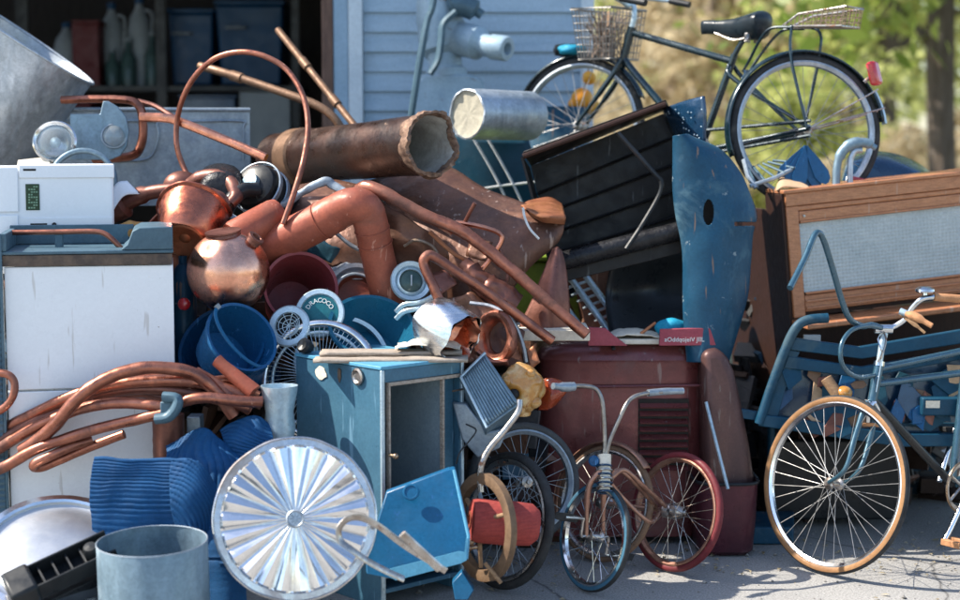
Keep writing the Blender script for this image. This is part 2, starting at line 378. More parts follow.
M['trim_blue'] = mat('blue trim paint', (.30, .43, .55), (.25, .37, .48), 0, .55, 5, bump=.2, chip=(.18, .17, .17), chipth=.69, chipsc=14)
M['post'] = mat('brown jamb', (.17, .10, .075), (.10, .06, .045), 0, .7, 8, stretch=(8, 8, 1), bump=.4)
M['roofing'] = mat('grey shingles', (.09, .09, .095), (.06, .06, .065), 0, .9, 12, bump=.6)
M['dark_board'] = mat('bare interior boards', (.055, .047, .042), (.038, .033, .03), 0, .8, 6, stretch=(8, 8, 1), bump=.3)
M['bin_blue'] = mat('blue bin plastic', (.005, .05, .125), (.003, .038, .095), 0, .4, 5)
M['bin_red'] = mat('red box', (.10, .011, .012), (.075, .008, .009), 0, .5, 5)
M['jug'] = mat('white jug', (.24, .275, .29), (.2, .23, .25), 0, .5, 5)
M['bottle'] = mat('dark bottle', (.05, .09, .085), (.035, .06, .06), 0, .2, 8)
# ------------------------------------------------------------------ setting
def asphalt_mat():
    mt, nt, P, L = _nt('worn asphalt')
    tc = nt.nodes.new('ShaderNodeTexCoord'); o = tc.outputs['Object']
    r1 = ramp(nt, .35, .68); L.new(tex(nt, o, .9, 9, .65, .4), r1.inputs[0])
    c = mixc(nt, r1.outputs[0], (.27, .262, .25), (.34, .33, .31))
    g = ramp(nt, .35, .7, (.6, .6, .6, 1), (1.35, 1.35, 1.35, 1)); L.new(tex(nt, o, 130, 3, .7), g.inputs[0])
    c = mixc(nt, 1.0, c, g.outputs[0], 'MULTIPLY')
    st = ramp(nt, .6, .7); L.new(tex(nt, o, 2.3, 8, .7, .8), st.inputs[0]); c = mixc(nt, st.outputs[0], c, (.19, .183, .173))
    vo = nt.nodes.new('ShaderNodeTexVoronoi'); vo.feature = 'DISTANCE_TO_EDGE'; vo.inputs['Scale'].default_value = .8
    wn = nt.nodes.new('ShaderNodeMix'); wn.data_type = 'VECTOR'; wn.inputs[0].default_value = .12
    nn = nt.nodes.new('ShaderNodeTexNoise'); nn.inputs['Scale'].default_value = 4; nn.inputs['Detail'].default_value = 6; L.new(o, nn.inputs['Vector'])
    L.new(o, wn.inputs[4]); L.new(nn.outputs['Color'], wn.inputs[5]); L.new(wn.outputs[1], vo.inputs['Vector'])
    ck = ramp(nt, .0015, .005, (1, 1, 1, 1), (0, 0, 0, 1)); L.new(vo.outputs['Distance'], ck.inputs[0]); c = mixc(nt, ck.outputs[0], c, (.09, .085, .08))
    L.new(c, P.inputs['Base Color']); P.inputs['Roughness'].default_value = .9
    b = nt.nodes.new('ShaderNodeBump'); b.inputs['Strength'].default_value = .6; b.inputs['Distance'].default_value = .006
    L.new(tex(nt, o, 70, 6, .7), b.inputs['Height']); L.new(b.outputs[0], P.inputs['Normal']); return mt
def ground_mat():
    mt, nt, P, L = _nt('dry grass and soil')
    tc = nt.nodes.new('ShaderNodeTexCoord'); o = tc.outputs['Object']
    r1 = ramp(nt, .4, .6); L.new(tex(nt, o, .25, 8, .65, .4), r1.inputs[0])
    c = mixc(nt, r1.outputs[0], (.30, .23, .15), (.13, .15, .05))
    g = ramp(nt, .3, .7, (.6, .6, .6, 1), (1.3, 1.3, 1.3, 1)); L.new(tex(nt, o, 14, 6, .7), g.inputs[0])
    c = mixc(nt, 1.0, c, g.outputs[0], 'MULTIPLY')
    L.new(c, P.inputs['Base Color']); P.inputs['Roughness'].default_value = .95
    b = nt.nodes.new('ShaderNodeBump'); b.inputs['Strength'].default_value = .8; b.inputs['Distance'].default_value = .05
    L.new(tex(nt, o, 9, 8, .7), b.inputs['Height']); L.new(b.outputs[0], P.inputs['Normal']); return mt
struct('ground', MB().add([(-400, -400, -.008), (400, -400, -.008), (400, 500, -.008), (-400, 500, -.008)], [(0, 1, 2, 3)]), ground_mat())
struct('pavement', MB().add([(-9, -14, 0), (9, -14, 0), (9, 9.2, 0), (-9, 9.2, 0)], [(0, 1, 2, 3)]), asphalt_mat())

# ---- shed
SY = 8.3
def sx(px): return (px-480)/FPX*SY
xc = sx(590); xf = sx(330); xj = sx(365)
t = T('shed', 'pale blue clapboard shed with a wide dark open doorway behind the scrap', 'shed')
b = MB(); z = 0.05; hh = .1
while z < 3.0:
    b.prism([Vector((xj, SY, z)), Vector((xj, SY-.028, z)), Vector((xj, SY-.006, z+hh+.012)), Vector((xj, SY, z+hh+.012))], X*(xc-xj)); z += hh
b.abox(xj, SY+.002, 0.03, xc-.01, SY+.10, 3.1)
sd = t.part('siding', b, M['siding'])
t.part('door_post', MB().abox(xf-.03, SY-.05, 0, xf+.028, SY+.14, 2.9), M['post'], bevel=.004)
t.part('door_trim', MB().abox(xf+.03, SY-.045, 0, xf+.105, SY+.1, 2.9), M['trim_blue'], bevel=.004)
t.part('door_trim', MB().abox(xf+.108, SY-.06, 0, xj-.002, SY+.1, 2.9), M['trim'], bevel=.004)
t.part('corner_board', MB().abox(xc-.055, SY-.05, 0, xc+.01, SY+.1, 3.1), M['trim'], bevel=.004)
b = MB().abox(xc-.09, SY+.104, 0, xc, SY+4.3, 3.1).abox(-5.5, SY+.1, 0, -5.4, SY+4.3, 3.1).abox(-5.4, SY+4.2, 0, xc-.09, SY+4.3, 3.1)
t.part('wall', b, M['siding'])
t.part('wall', MB().abox(-5.5, SY-.02, 2.91, xj-.002, SY+.09, 3.1), M['siding'])
t.part('wall', MB().abox(-5.5, SY-.02, 0, -3.9, SY+.09, 2.9), M['siding'])
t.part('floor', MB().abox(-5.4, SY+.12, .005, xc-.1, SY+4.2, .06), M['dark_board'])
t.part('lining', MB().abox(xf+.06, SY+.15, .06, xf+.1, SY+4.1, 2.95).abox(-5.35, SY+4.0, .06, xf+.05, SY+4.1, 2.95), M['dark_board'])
b = MB()
b.prism([Vector((-5.9, SY-.45, 3.06)), Vector((-5.9, SY+2.1, 4.1)), Vector((-5.9, SY+4.7, 3.06)), Vector((-5.9, SY+4.7, 3.16)), Vector((-5.9, SY+2.1, 4.2)), Vector((-5.9, SY-.45, 3.16))], X*(xc+.3+5.9))
t.part('roof', b, M['roofing'])
t.done()

# ---- shed interior
SH = 10.4
def ipb(px0, py0, px1, py1, d0=SH, dep=.3): return MB().pbox(px0, py0, px1, py1, d0, d0+dep)
t = T('shelf_rack', 'dark steel shelf rack standing deep inside the shed', 'shelf')
for py in (86, 150):
    t.part('shelf', ipb(20, py, 300, py+5, SH-.03, .5), M['black_plastic'])
for px in (22, 160, 294):
    t.part('post', ipb(px, -40, px+4, 260, SH-.06, .03), M['black_plastic'])
    t.part('post', ipb(px, -40, px+4, 260, SH+.48, .03), M['black_plastic'])
t.done()
def bin_(px0, py0, px1, py1, lab, d):
    t = T('storage_bin', lab, 'storage bin', 'blue storage bins in the shed')
    p = W(px0, py1, d); q = W(px1, py0, d)
    b = MB(); y = p.y; dx = (q.x-p.x)*.06
    b.add([(p.x+dx, y+.02, p.z), (q.x-dx, y+.02, p.z), (q.x-dx, y+.4, p.z), (p.x+dx, y+.4, p.z), (p.x, y, q.z), (q.x, y, q.z), (q.x, y+.42, q.z), (p.x, y+.42, q.z)],
          [(0, 1, 5, 4), (1, 2, 6, 5), (2, 3, 7, 6), (3, 0, 4, 7), (0, 3, 2, 1), (4, 5, 6, 7)])
    t.part('body', b, M['bin_blue'], bevel=.015)
    t.part('lid', MB().abox(p.x-.01, y-.02, q.z+.002, q.x+.01, y+.44, q.z+.03), M['bin_blue'], bevel=.008)
    hx = p.x+(q.x-p.x)*.3; hz = p.z+(q.z-p.z)*.72
    t.part('handle', MB().tube(cr([(hx-.06, y-.002, hz), (hx-.05, y-.03, hz), (hx+.05, y-.03, hz), (hx+.06, y-.002, hz)], 4), .008), M['jug'])
    t.done()
bin_(170, 14, 214, 85, 'smaller blue storage bin on the shed shelf, left of the taller bin', SH)
bin_(217, 6, 284, 85, 'taller blue storage bin on the shed shelf beside the door post', SH-.05)
t = T('cardboard_box', 'red upright box on the shed shelf left of the white jugs', 'box')
t.part('carton', ipb(73, 24, 98, 86), M['bin_red'], bevel=.004); t.part('lid', ipb(72, 20, 99, 23.5, SH-.01, .32), M['bin_red'], bevel=.003); t.done()
def jug(px, py0, py1, lab):
    t = T('jug', lab, 'jug', 'white jugs on the shed shelf'); d = SH
    c = W(px, py1, d)+Y*.15; h = m(py1-py0, d); r = m(13, d)
    t.part('body', MB().lathe(c, Z, [(.001, 0), (r, 0), (r*1.03, h*.1), (r, h*.6), (r*.8, h*.75), (r*.3, h*.88), (r*.28, h*.92), (.001, h*.92)], 20), M['jug'])
    t.part('cap', MB().lathe(c, Z, [(r*.33, h*.921), (r*.33, h), (.001, h)], 16), M['bin_blue'])
    t.part('handle', MB().tube(cr([c+Vector((r*.5, -r*.4, h*.85)), c+Vector((r*1.1, -r*.6, h*.8)), c+Vector((r*1.05, -r*.6, h*.5)), c+Vector((r*.9, -r*.4, h*.42))], 5), .01), M['jug'])
    t.done()
jug(62, 22, 86, 'smallest white jug on the shed shelf, left of the red box')
jug(108, 2, 86, 'tall white jug on the shed shelf just right of the red box')
jug(136, -4, 86, 'tallest white jug on the shed shelf left of the blue bins')
for i, (px, h, lab) in enumerate(((112, 34, 'short dark bottle in front of the tall white jug'), (128, 44, 'dark bottle with pale shoulder between the two tall jugs'), (152, 50, 'tallest dark bottle next to the smaller blue bin'))):
    c = W(px, 86, SH)+Y*.03; hh_ = m(h, SH); r = m(8, SH)
    t = T('bottle', lab+' on the shed shelf', 'bottle', 'dark bottles on the shed shelf')
    t.part('glass', MB().lathe(c, Z, [(.001, 0), (r, 0), (r, hh_*.6), (r*.4, hh_*.8), (r*.35, hh_), (.001, hh_)], 16), M['bottle'])
    t.part('cap', MB().lathe(c, Z, [(r*.4, hh_+.001), (r*.4, hh_+.02), (.001, hh_+.02)], 12), M['jug']); t.done()
for i, (x0, y0, x1, y1, mt_, lab) in enumerate(((40, 105, 90, 150, 'bin_red', 'dull red crate on the lower shed shelf'), (180, 98, 235, 150, 'cobalt', 'navy crate on the lower shed shelf below the blue bins'), (240, 92, 290, 150, 'jug', 'pale grey crate on the lower shed shelf by the door post'))):
    t = T('crate', lab, 'crate', 'crates on the lower shelf of the shed')
    t.part('body', ipb(x0, y0, x1, y1, SH, .3), M[mt_], bevel=.006); t.part('rim', ipb(x0-2, y0-3, x1+2, y0-.3, SH-.01, .32), M[mt_], bevel=.004); t.done()

# ---- iron pump at the shed wall
d = 7.75
t = T('hand_pump', 'pale blue grey cast iron pump with a tapering spout against the siding', 'pump')
b = MB(); c = W(448, 112, d)
w_, h_ = m(34, d), m(42, d)
b.prism([W(412, 150, d), W(488, 150, d), W(484, 80, d), (W(470, 74, d)), W(424, 74, d), W(416, 84, d)], Y*.3)
t.part('pedestal', b, M['iron_grey'], bevel=.012)
b = MB().tube(cr([W(447, 78, d+.1), W(445, 60, d+.1), W(441, 40, d+.1), W(440, 12, d+.1), W(441, -12, d+.1)], 5), [m(21, d), m(17, d), m(23, d), m(24, d), m(18, d)], 20)
t.part('column', b, M['iron_grey'])
b = MB().tube(cr([W(428, 36, d+.12), W(445, 37, d+.1), W(470, 41, d+.02), W(492, 47, d-.06)], 5), [m(24, d), m(23, d), m(17, d), m(11, d)], 24)
t.part('spout', b, M['iron_grey'])
n = (W(510, 49, d-.12)-W(490, 46.5, d-.05)).normalized(); r = m(12.5, d)
t.part('nozzle', MB().lathe(W(501, 48, d-.1), n, [(r*.6, -.05), (r, -.05), (r, .03), (r*.9, .04), (r*.5, .04), (r*.45, .0), (.001, 0)], 24), M['iron_grey'])
t.part('cap', MB().tube(cr([W(448, 8, d), W(458, 5, d), W(472, 9, d), W(482, 15, d)], 4), [m(8, d), m(12, d), m(11, d), m(5, d)], 14), M['slate'])
b = MB().tube(cr([W(455, 12, d-.05), W(443, 24, d-.06), W(441, 40, d-.06), W(438, 60, d-.06), W(430, 74, d-.06)], 5), m(3.5, d), 8, flat=(Y, 2))
t.part('strap', b, M['slate'])
t.done()
solo('iron_bar', MB().tube(cr([W(409, 140, 7.5), W(412, 112, 7.45), W(420, 60, 7.4), W(427, 22, 7.4), W(432, 8, 7.4), W(437, -20, 7.4)], 5), m(5, 7.4), 8, flat=(X, .7)), M['slate'], 'long flat dark grey bar leaning upright beside the iron pump', 'metal bar')
# ------------------------------------------------------------------ trees and far ground
def leaf_mat(name, c1, c2):
    mt, nt, P, L = _nt(name)
    g = nt.nodes.new('ShaderNodeNewGeometry'); r = ramp(nt, 0, 1, (*c1, 1), (*c2, 1)); L.new(g.outputs['Random Per Island'], r.inputs[0])
    L.new(r.outputs[0], P.inputs['Base Color']); P.inputs['Roughness'].default_value = .5
    tr = nt.nodes.new('ShaderNodeBsdfTranslucent'); L.new(r.outputs[0], tr.inputs[0])
    hs = nt.nodes.new('ShaderNodeHueSaturation'); hs.inputs['Value'].default_value = 1.35; L.new(r.outputs[0], hs.inputs['Color']); L.new(hs.outputs[0], tr.inputs[0])
    mx = nt.nodes.new('ShaderNodeMixShader'); mx.inputs[0].default_value = .6
    L.new(P.outputs[0], mx.inputs[1]); L.new(tr.outputs[0], mx.inputs[2]); L.new(mx.outputs[0], nt.nodes['Material Output'].inputs[0]); return mt
M['leaf'] = leaf_mat('spring leaves', (.21, .245, .06), (.45, .46, .18))
M['leaf_dry'] = leaf_mat('dry brown leaves', (.33, .26, .15), (.52, .45, .31))
M['leaf_green'] = leaf_mat('mid green leaves', (.12, .18, .03), (.28, .34, .08))
M['bark'] = mat('bark', (.085, .065, .05), (.14, .115, .095), 0, .95, 8, stretch=(3, 3, .5), bump=1)
M['bark_pale'] = mat('pale bark', (.28, .21, .165), (.18, .135, .105), 0, .95, 8, stretch=(3, 3, .5), bump=1)
def leaves(rx, rz, cz, n, size, seed, clumps=40, hollow=.45):
    rnd = random.Random(seed); b = MB(); cs = []
    for _ in range(clumps):
        while True:
            p = Vector((rnd.uniform(-1, 1), rnd.uniform(-1, 1), rnd.uniform(-1, 1)))
            if hollow < p.length < 1: break
        cs.append((p, rnd.uniform(.16, .34)))
    for i in range(n):
        c, cr_ = cs[rnd.randrange(clumps)]
        p = c+Vector((rnd.gauss(0, 1), rnd.gauss(0, 1), rnd.gauss(0, .7)))*cr_*.55
        P_ = Vector((p.x*rx, p.y*rx, cz+p.z*rz))
        nn = Vector((rnd.gauss(0, 1), rnd.gauss(0, 1), rnd.gauss(0, 1)+.4)).normalized(); u, w, _ = basis(nn)
        a = rnd.uniform(0, 6.3); e = u*math.cos(a)+w*math.sin(a); f = nn.cross(e); s = size*rnd.uniform(.6, 1.4)
        b.add([P_-e*s, P_-f*s*.45, P_+e*s, P_+f*s*.45], [(0, 1, 2, 3)])
    return b, cs
def fastmesh(name, b, mat_):
    me = bpy.data.meshes.new(name); me.from_pydata([tuple(v) for v in b.v], [], b.f); me.materials.append(mat_); return me
def trunk_mb(h, r, cs, rx, rz, cz, nb=12, seed=1):
    rnd = random.Random(seed); b = MB()
    ax = cr([(0, 0, 0), (rnd.uniform(-.1, .1)*h*.3, 0, h*.35), (rnd.uniform(-.15, .15)*h*.3, rnd.uniform(-.1, .1), h*.7), (0, 0, h)], 6)
    b.tube(ax, [r*1.25, r, r*.8, r*.35], 10, wob=.15)
    for c, q in cs[:nb]:
        e = Vector((c.x*rx*.9, c.y*rx*.9, cz+c.z*rz*.9)); k = max(3, min(len(ax)-2, int(len(ax)*min(.9, max(.3, (e.z-abs(c.x)*.5*rx)/h)))))
        s = ax[k]; mid = s.lerp(e, .5)+Vector((0, 0, .08*h*.3))
        b.tube(cr([s, mid, e], 4), [r*.42, r*.25, r*.07], 6)
    return b
_variants = {}
def tree(key, x, y, rz, sc_, lab, name='tree', group='trees beyond the yard', cat='tree'):
    tm, lm, bark, lf = _variants[key]
    e = bpy.data.objects.new(name, None); COL.objects.link(e); e.location = (x, y, 0); e.rotation_euler = (0, 0, rz); e.scale = (sc_,)*3
    props(e, lab, cat, group)
    for nm, me in (('trunk', tm), ('crown', lm)):
        o = bpy.data.objects.new(nm, me); COL.objects.link(o); o.parent = e
def variant(key, h, r, rx, rz, cz, n, size, seed, bark, lf, clumps=40, nb=14):
    b, cs = leaves(rx, rz, cz, n, size, seed, clumps)
    tb = trunk_mb(h, r, cs, rx, rz, cz, nb, seed)
    _variants[key] = (fastmesh('trunk', tb, M[bark]), fastmesh('crown', b, M[lf]), bark, lf)
variant('a', 7, .16, 3.0, 2.6, 5.0, 6000, .11, 3, 'bark', 'leaf')
variant('b', 6, .13, 2.4, 2.5, 4.0, 5500, .10, 5, 'bark', 'leaf', 34)
variant('c', 5, .11, 2.0, 2.2, 2.6, 6000, .10, 8, 'bark_pale', 'leaf_dry', 30)
variant('s', 2.2, .05, 1.4, 1.1, 1.15, 5000, .07, 9, 'bark_pale', 'leaf_dry', 26)
variant('g', 2.6, .05, 1.5, 1.3, 1.35, 5000, .075, 12, 'bark', 'leaf', 26)
variant('big', 8, .125, 3.4, 2.7, 5.0, 9000, .11, 21, 'bark', 'leaf_green', 46, 24)
def tx(px, d): return (px-480)/FPX*d
tree('big', tx(950, 14.5), 14.5, .4, 1, 'large dark trunked tree at the right behind the piano cabinet', 'shade_tree')
for key, px, d, rz, s, lab in (
    ('a', 885, 24, 1.0, 1.0, 'thin dark trunked leafy tree left of the large tree trunk'),
    ('b', 815, 30, 2.0, 1.05, 'yellow green tree seen above the rear wheel of the raised bicycle'),
    ('a', 740, 34, 3.1, 1.05, 'tall yellow green tree seen above the raised bicycle saddle'),
    ('c', 668, 27, .6, 1.0, 'bare brown leaved tree seen above the crossbar of the raised bicycle'),
    ('c', 716, 25, 4.2, .95, 'small brown leaved tree between crossbar and saddle of the raised bicycle'),
    ('b', 618, 33, 5.0, 1.0, 'pale tree seen through the wire basket beside the shed corner'),
    ('a', 985, 28, 2.2, 1.1, 'green tree at the far right edge beyond the large trunk'),
    ('g', 850, 20, 1.1, .95, 'low yellow green bush seen through the raised rear wheel'),
    ('g', 775, 22, 2.5, 1.0, 'low yellow green bush left of the raised rear wheel hub'),
    ('s', 655, 19, 1.5, .8, 'low dry brown bush under the raised bicycle crossbar'),
    ('s', 905, 18, .3, .8, 'low dry brown bush right of the red reflector'),
    ('s', 975, 19, 2.3, .9, 'low dry brown bush at the right edge beside the large trunk')):
    bush = key in 'gs'
    tree(key, tx(px, d), d, rz, s, lab, 'bush' if bush else 'tree', 'bushes beyond the yard' if bush else 'trees beyond the yard', 'bush' if bush else 'tree')
# a far wood that reads as one mass
rnd = random.Random(4); b = MB()
for i in range(11000):
    x = rnd.uniform(-30, 75); y = rnd.uniform(55, 66); top = 6.5+3*noise.noise(Vector((x*.12, 0, 3)))+1.5*noise.noise(Vector((x*.5, 1, 3)))
    z = top*rnd.random()**.8
    nn = Vector((rnd.gauss(0, 1), rnd.gauss(0, 1), rnd.gauss(0, 1))).normalized(); u, w, _ = basis(nn); s = rnd.uniform(.2, .45)
    p = Vector((x, y, z)); b.add([p-u*s, p-w*s*.6, p+u*s, p+w*s*.6], [(0, 1, 2, 3)])
o = bpy.data.objects.new('far_wood', fastmesh('far_wood', b, M['leaf'])); COL.objects.link(o); o['kind'] = 'stuff'; o['label'] = 'blurred yellow green woodland far behind the yard'
# ================================================================== LEFT SIDE
# big galvanized tub
d = 6.75; R = m(90, d)
n = NR(16, 31, .55, .83, .065)
def dentj(amp, s=5, seed=0):
    return lambda p, i, a, n, c: p+(p-c).normalized()*amp*nz(p, s, seed)
t = T('galvanized_tub', 'large tilted galvanized tub with its rim pointing up right, top left of the pile', 'tub')
t.part('body', MB().lathe(W(16, 31, d), n, [(.001, -.56), (R*.93, -.56), (R*.93, -.55), (R, -.012), (R-.004, -.012), (R*.93-.005, -.545), (.001, -.545)], 72, dentj(.012, 4)), M['galv'])
t.part('rim', MB().torus(W(16, 31, d)-n*.008, n, R+.001, .006, 72), M['galv'])
t.done()
# rectangular trough
t = T('trough', 'rectangular grey galvanized trough lying behind the copper loop', 'trough')
d0 = 7.0
a = W(52, 205, d0); q = W(251, 110, d0); y = a.y
b = MB().abox(a.x, y, a.z, q.x, y+.008, q.z).abox(a.x, y+.36, a.z, q.x, y+.368, q.z).abox(a.x, y+.009, a.z, a.x+.008, y+.359, q.z).abox(q.x-.008, y+.009, a.z, q.x, y+.359, q.z).abox(a.x+.009, y+.009, a.z, q.x-.009, y+.359, a.z+.008)
t.part('body', b, M['galv_dull'])
t.part('rim', MB().tube([Vector((a.x, y-.004, q.z)), Vector((q.x, y-.004, q.z)), Vector((q.x, y+.37, q.z)), Vector((a.x, y+.37, q.z))], .009, 8, closed=True), M['galv_dull'])
f = lambda L: [Wy(px, py, y-.008) for px, py in L]
t.part('bead', MB().tube(cr(f([(62, 122), (150, 121), (158, 126), (159, 140), (150, 158), (120, 161)]), 4), .006, 8), M['galv_dull'])
t.part('bead', MB().tube(cr(f([(172, 122), (240, 121), (243, 128), (243, 160)]), 4), .005, 8), M['galv_dull'])
t.rot(Vector((q.x, y, 0)), math.radians(8.3)); t.done()
d = 6.55
solo('copper_strap', MB().tube(cr([W(62, 100, d), W(98, 99, d), W(126, 100, d), W(137, 104, d), W(142, 114, d), W(143, 135, d), W(139, 150, d), W(131, 156, d), W(116, 158, d), W(96, 160, d+.05)], 5), m(4.2, d), 10, flat=(Y, 1.8)), M['copper_tube'],
     'flat copper strap bent into a rounded frame left of the copper loop', 'copper strap')
# lamp bracket
d = 6.48
t = T('lamp_bracket', 'pale steel bracket plate with a round clouded lens inside the copper strap frame', 'bracket')
t.part('plate', MB().prism(Wp([(70, 114, d), (100, 114, d), (103, 101, d), (108, 101, d), (118, 107, d), (126, 117, d), (129, 131, d), (127, 146, d), (120, 156, d), (110, 160, d), (70, 160, d)]), Y*.012), M['galv_blue'], bevel=.003)
t.part('lens', MB().lathe(W(114, 136, d-.004), N(.1, .1, .97), [(m(11, d), 0), (m(9, d), .015), (m(5, d), .024), (.001, .027)], 28), M['lens'])
t.part('lens_ring', MB().torus(W(114, 136, d-.004), N(.1, .1, .97), m(12, d), .004, 36, 8), M['galv_dull'])
t.done()
d = 6.3; c = W(55, 142, d); n = N(.05, .15, .97); r = m(21, d)
t = T('headlamp', 'round glass headlamp with a ribbed metal rim below the large tub', 'lamp')
t.part('housing', MB().lathe(c, n, [(.001, -.09), (r*.5, -.085), (r*.9, -.03), (r, 0), (r*1.04, .01), (r*.96, .018), (r*.8, .006), (r*.5, -.03), (.001, -.05)], 40), M['chrome'])
t.part('lens', MB().lathe(c, n, [(r*.80, .008), (r*.5, .022), (.001, .028)], 36), M['lens'])
t.part('bulb', MB().ball(c-n*.018, r*.22, 16), M['pale_tin'])
t.done()
solo('metal_hoop', MB().torus(W(83, 181, 6.26), N(.05, .05, .98), m(31, 6.26), m(3, 6.26)), M['galv_blue'], 'grey metal hoop rising behind the white appliance top', 'hoop')
solo('ceramic_shard', MB().prism(Wp([(18, 160, 6.3), (45, 157, 6.28), (50, 163, 6.26), (40, 170, 6.26), (16, 170, 6.28)]), Y*.05), M['paper'], 'pale broken ceramic shard below the round headlamp', 'shard')

# white appliance
d0 = 5.98; dep = .26
t = T('white_appliance', 'white plastic office machine with a small green display on the tray top cabinet', 'appliance')
t.part('body', MB().pbox(-60, 166, 113, 272, d0, d0+dep), M['white_plastic'], bevel=.012)
t.part('lid', MB().pbox(22, 164.5, 113.6, 178, d0-.006, d0+dep-.01), M['white_plastic'], bevel=.004)
t.part('drawer', MB().pbox(-60, 214, 21, 268, d0-.012, d0-.002), M['white_plastic'], bevel=.004)
t.part('panel', MB().pbox(-60, 167, 20.5, 211, d0-.008, d0-.002), M['white_plastic'], bevel=.004)
t.part('panel', MB().pbox(23, 217, 112, 270, d0-.005, d0-.002), M['white_plastic'], bevel=.003)
dp = t.part('display', MB().pbox(29, 183.5, 41.5, 209.5, d0-.004, d0+.004), M['lcd'], bevel=.002)
b = MB()
for r_ in range(9):
    for c_ in range(4):
        if (r_*5+c_*3) % 7 in (0, 3): continue
        b.pbox(31+c_*2.4, 185.5+r_*2.6, 32.7+c_*2.4, 187.0+r_*2.6, d0-.0055, d0-.0042)
t.part('segments', b, M['lcd_seg'], dp)
t.part('slot', MB().pbox(33, 222.5, 49, 224, d0-.0058, d0-.004), M['ink'])
t.part('vent', MB().pbox(26, 168.5, 38, 170.5, d0-.0075, d0-.0055), M['ink'])
t.part('button', MB().lathe(Wy(56, 224, d0-.004), -Y, [(m(2.3, d0), 0), (m(2.3, d0), .008), (.001, .009)], 14), M['ink'])
t.rot(Wy(113, 200, d0), math.radians(13)); t.done()

# white cabinet with slate tray top
d0 = 5.72; dep = .36
a = W(16.6, 500, d0); q = W(177.5, 262, d0); y = a.y
t = T('white_cabinet', 'scuffed white two door cabinet with a blue grey tray top and ribbed side', 'cabinet')
xl, xr, zt = a.x, q.x, q.z
zs = W(0, 385, d0).z
t.part('carcass', MB().abox(xl, y+.022, .02, xr, y+dep, zt-.003), M['white'])
t.part('door', MB().abox(xl+.002, y, zs+.004, xr, y+.02, zt-.004), M['white'], bevel=.003)
t.part('door', MB().abox(xl+.002, y, .05, xr, y+.02, zs-.003), M['white'], bevel=.003)
P_ = lambda px, py, dd=d0: W(px, py, dd)
zt1 = P_(0, 251).z; zt2 = P_(0, 236).z
t.part('tray', MB().abox(xl-.01, y-.012, zt1, xr+.002, y+dep+.01, zt1+.012).abox(xl-.01, y+dep, zt1+.0125, xr-.14, y+dep+.012, zt2+.03).abox(xl-.012, y-.012, zt1+.0125, xl+.012, y+dep, zt2+.02), M['slate'], bevel=.003)
xe = lambda px: P_(px, 250).x
b = MB().prism([Vector((xe(128), y-.014, zt1+.013)), Vector((xe(134), y-.014, P_(0, 242).z)), Vector((xe(139), y-.014, P_(0, 229).z)), Vector((xe(146), y-.014, P_(0, 225.5).z)), Vector((xr+.001, y-.014, P_(0, 225).z)), Vector((xr+.001, y-.014, zt1+.013))], Y*(dep+.02))
t.part('tray_end', b, M['slate'], bevel=.004)
t.part('edging', MB().abox(xl-.004, y-.008, zt-.001, xr-.002, y+.02, zt1-.002), M['rail'], bevel=.002)
# ribbed side guard
b = MB(); rows = []
for i in range(121):
    zz = zt2+.02-(zt2-.02)*i/120
    rows.append([Vector((xl-.115+.0105*k, y-.016+(.005 if i % 2 else 0), zz)) for k in range(11)])
b.grid(rows); 
t.part('ribbed_guard', b, M['slate'], solid=.006)
t.part('guard_edge', MB().abox(xl-.012, y-.02, .02, xl-.003, y+.01, zt2+.02), M['slate'], bevel=.002)
t.rot(Vector((xr, y, 0)), math.radians(10.9)); t.done()
t = T('copper_rail', 'thin bent copper rail with a short post along the blue grey tray top', 'rail')
t.part('tube', MB().tube(cr(Wp([(12, 232.5, 5.74), (55, 232, 5.74), (93, 231.5, 5.74), (106, 234.5, 5.74), (118, 245, 5.74), (124, 252, 5.75)]), 6), m(2.8, 5.75), 10), M['copper_tube'])
t.part('post', MB().pbox(55, 230, 62, 250, 5.735, 5.755), M['slate'], bevel=.002)
t.done()

# ---- behind cabinet, copper vessels
solo('sponge', MB().ball(W(133, 232, 6.0), m(20, 6), 24, (1, .7, .55), lambda p, dv: p+dv*.012*nz(p, 40)), M['straw'], 'golden brown sponge lump just behind the tray end', 'sponge')
solo('paper_sheet', MB().patch([Wp([(106, 205, 6.12), (116, 184, 6.14), (127, 181, 6.16)]), Wp([(112, 212, 6.1), (124, 196, 6.12), (140, 194, 6.14)])], 5), M['white_plastic'], 'folded white sheet beside the white appliance corner', 'sheet', solid=.004)
d = 6.2
t = T('copper_ladle_pipe', 'thick maroon copper pipe curving over the red copper pot', 'pipe')
t.part('pipe', MB().tube(cr(Wp([(98, 211, d), (118, 206, d), (136, 197, d-.02), (160, 191, d-.05), (190, 190, d-.08), (214, 196, d-.1), (230, 205, d-.1)]), 6), [m(17, d), m(15, d), m(9, d), m(7, d), m(7, d), m(7, d), m(6, d)], 16), M['copper_brown'])
t.part('return_bend', MB().tube(cr(Wp([(230, 204, d-.1), (236, 196, d-.08), (231, 183, d), (218, 177, d+.03), (203, 178, d+.06), (192, 186, d+.1)]), 6), [m(6, d), m(7, d), m(8, d), m(9, d)], 14), M['copper_brown'])
t.done()
solo('copper_can', MB().lathe(W(163, 222, 6.3), N(-.5, .6, .5), [(.001, -.2), (.10, -.2), (.11, -.19), (.11, 0), (.104, .004), (.1, 0), (.1, -.15), (.001, -.15)], 40, dentj(.006, 12)), M['copper_brown'], 'dull brown copper can mostly hidden under the maroon pipe', 'can')
solo('copper_dome', MB().ball(W(182, 186, 6.35), m(19, 6.35), 24, (1, .8, .8)), M['copper_brown'], 'small dark copper dome at the foot of the copper loop', 'dome')
d = 6.0; c = W(184, 241, d-.05); n = NR(184, 241, -.22, -.6, .72); r = m(1, d)
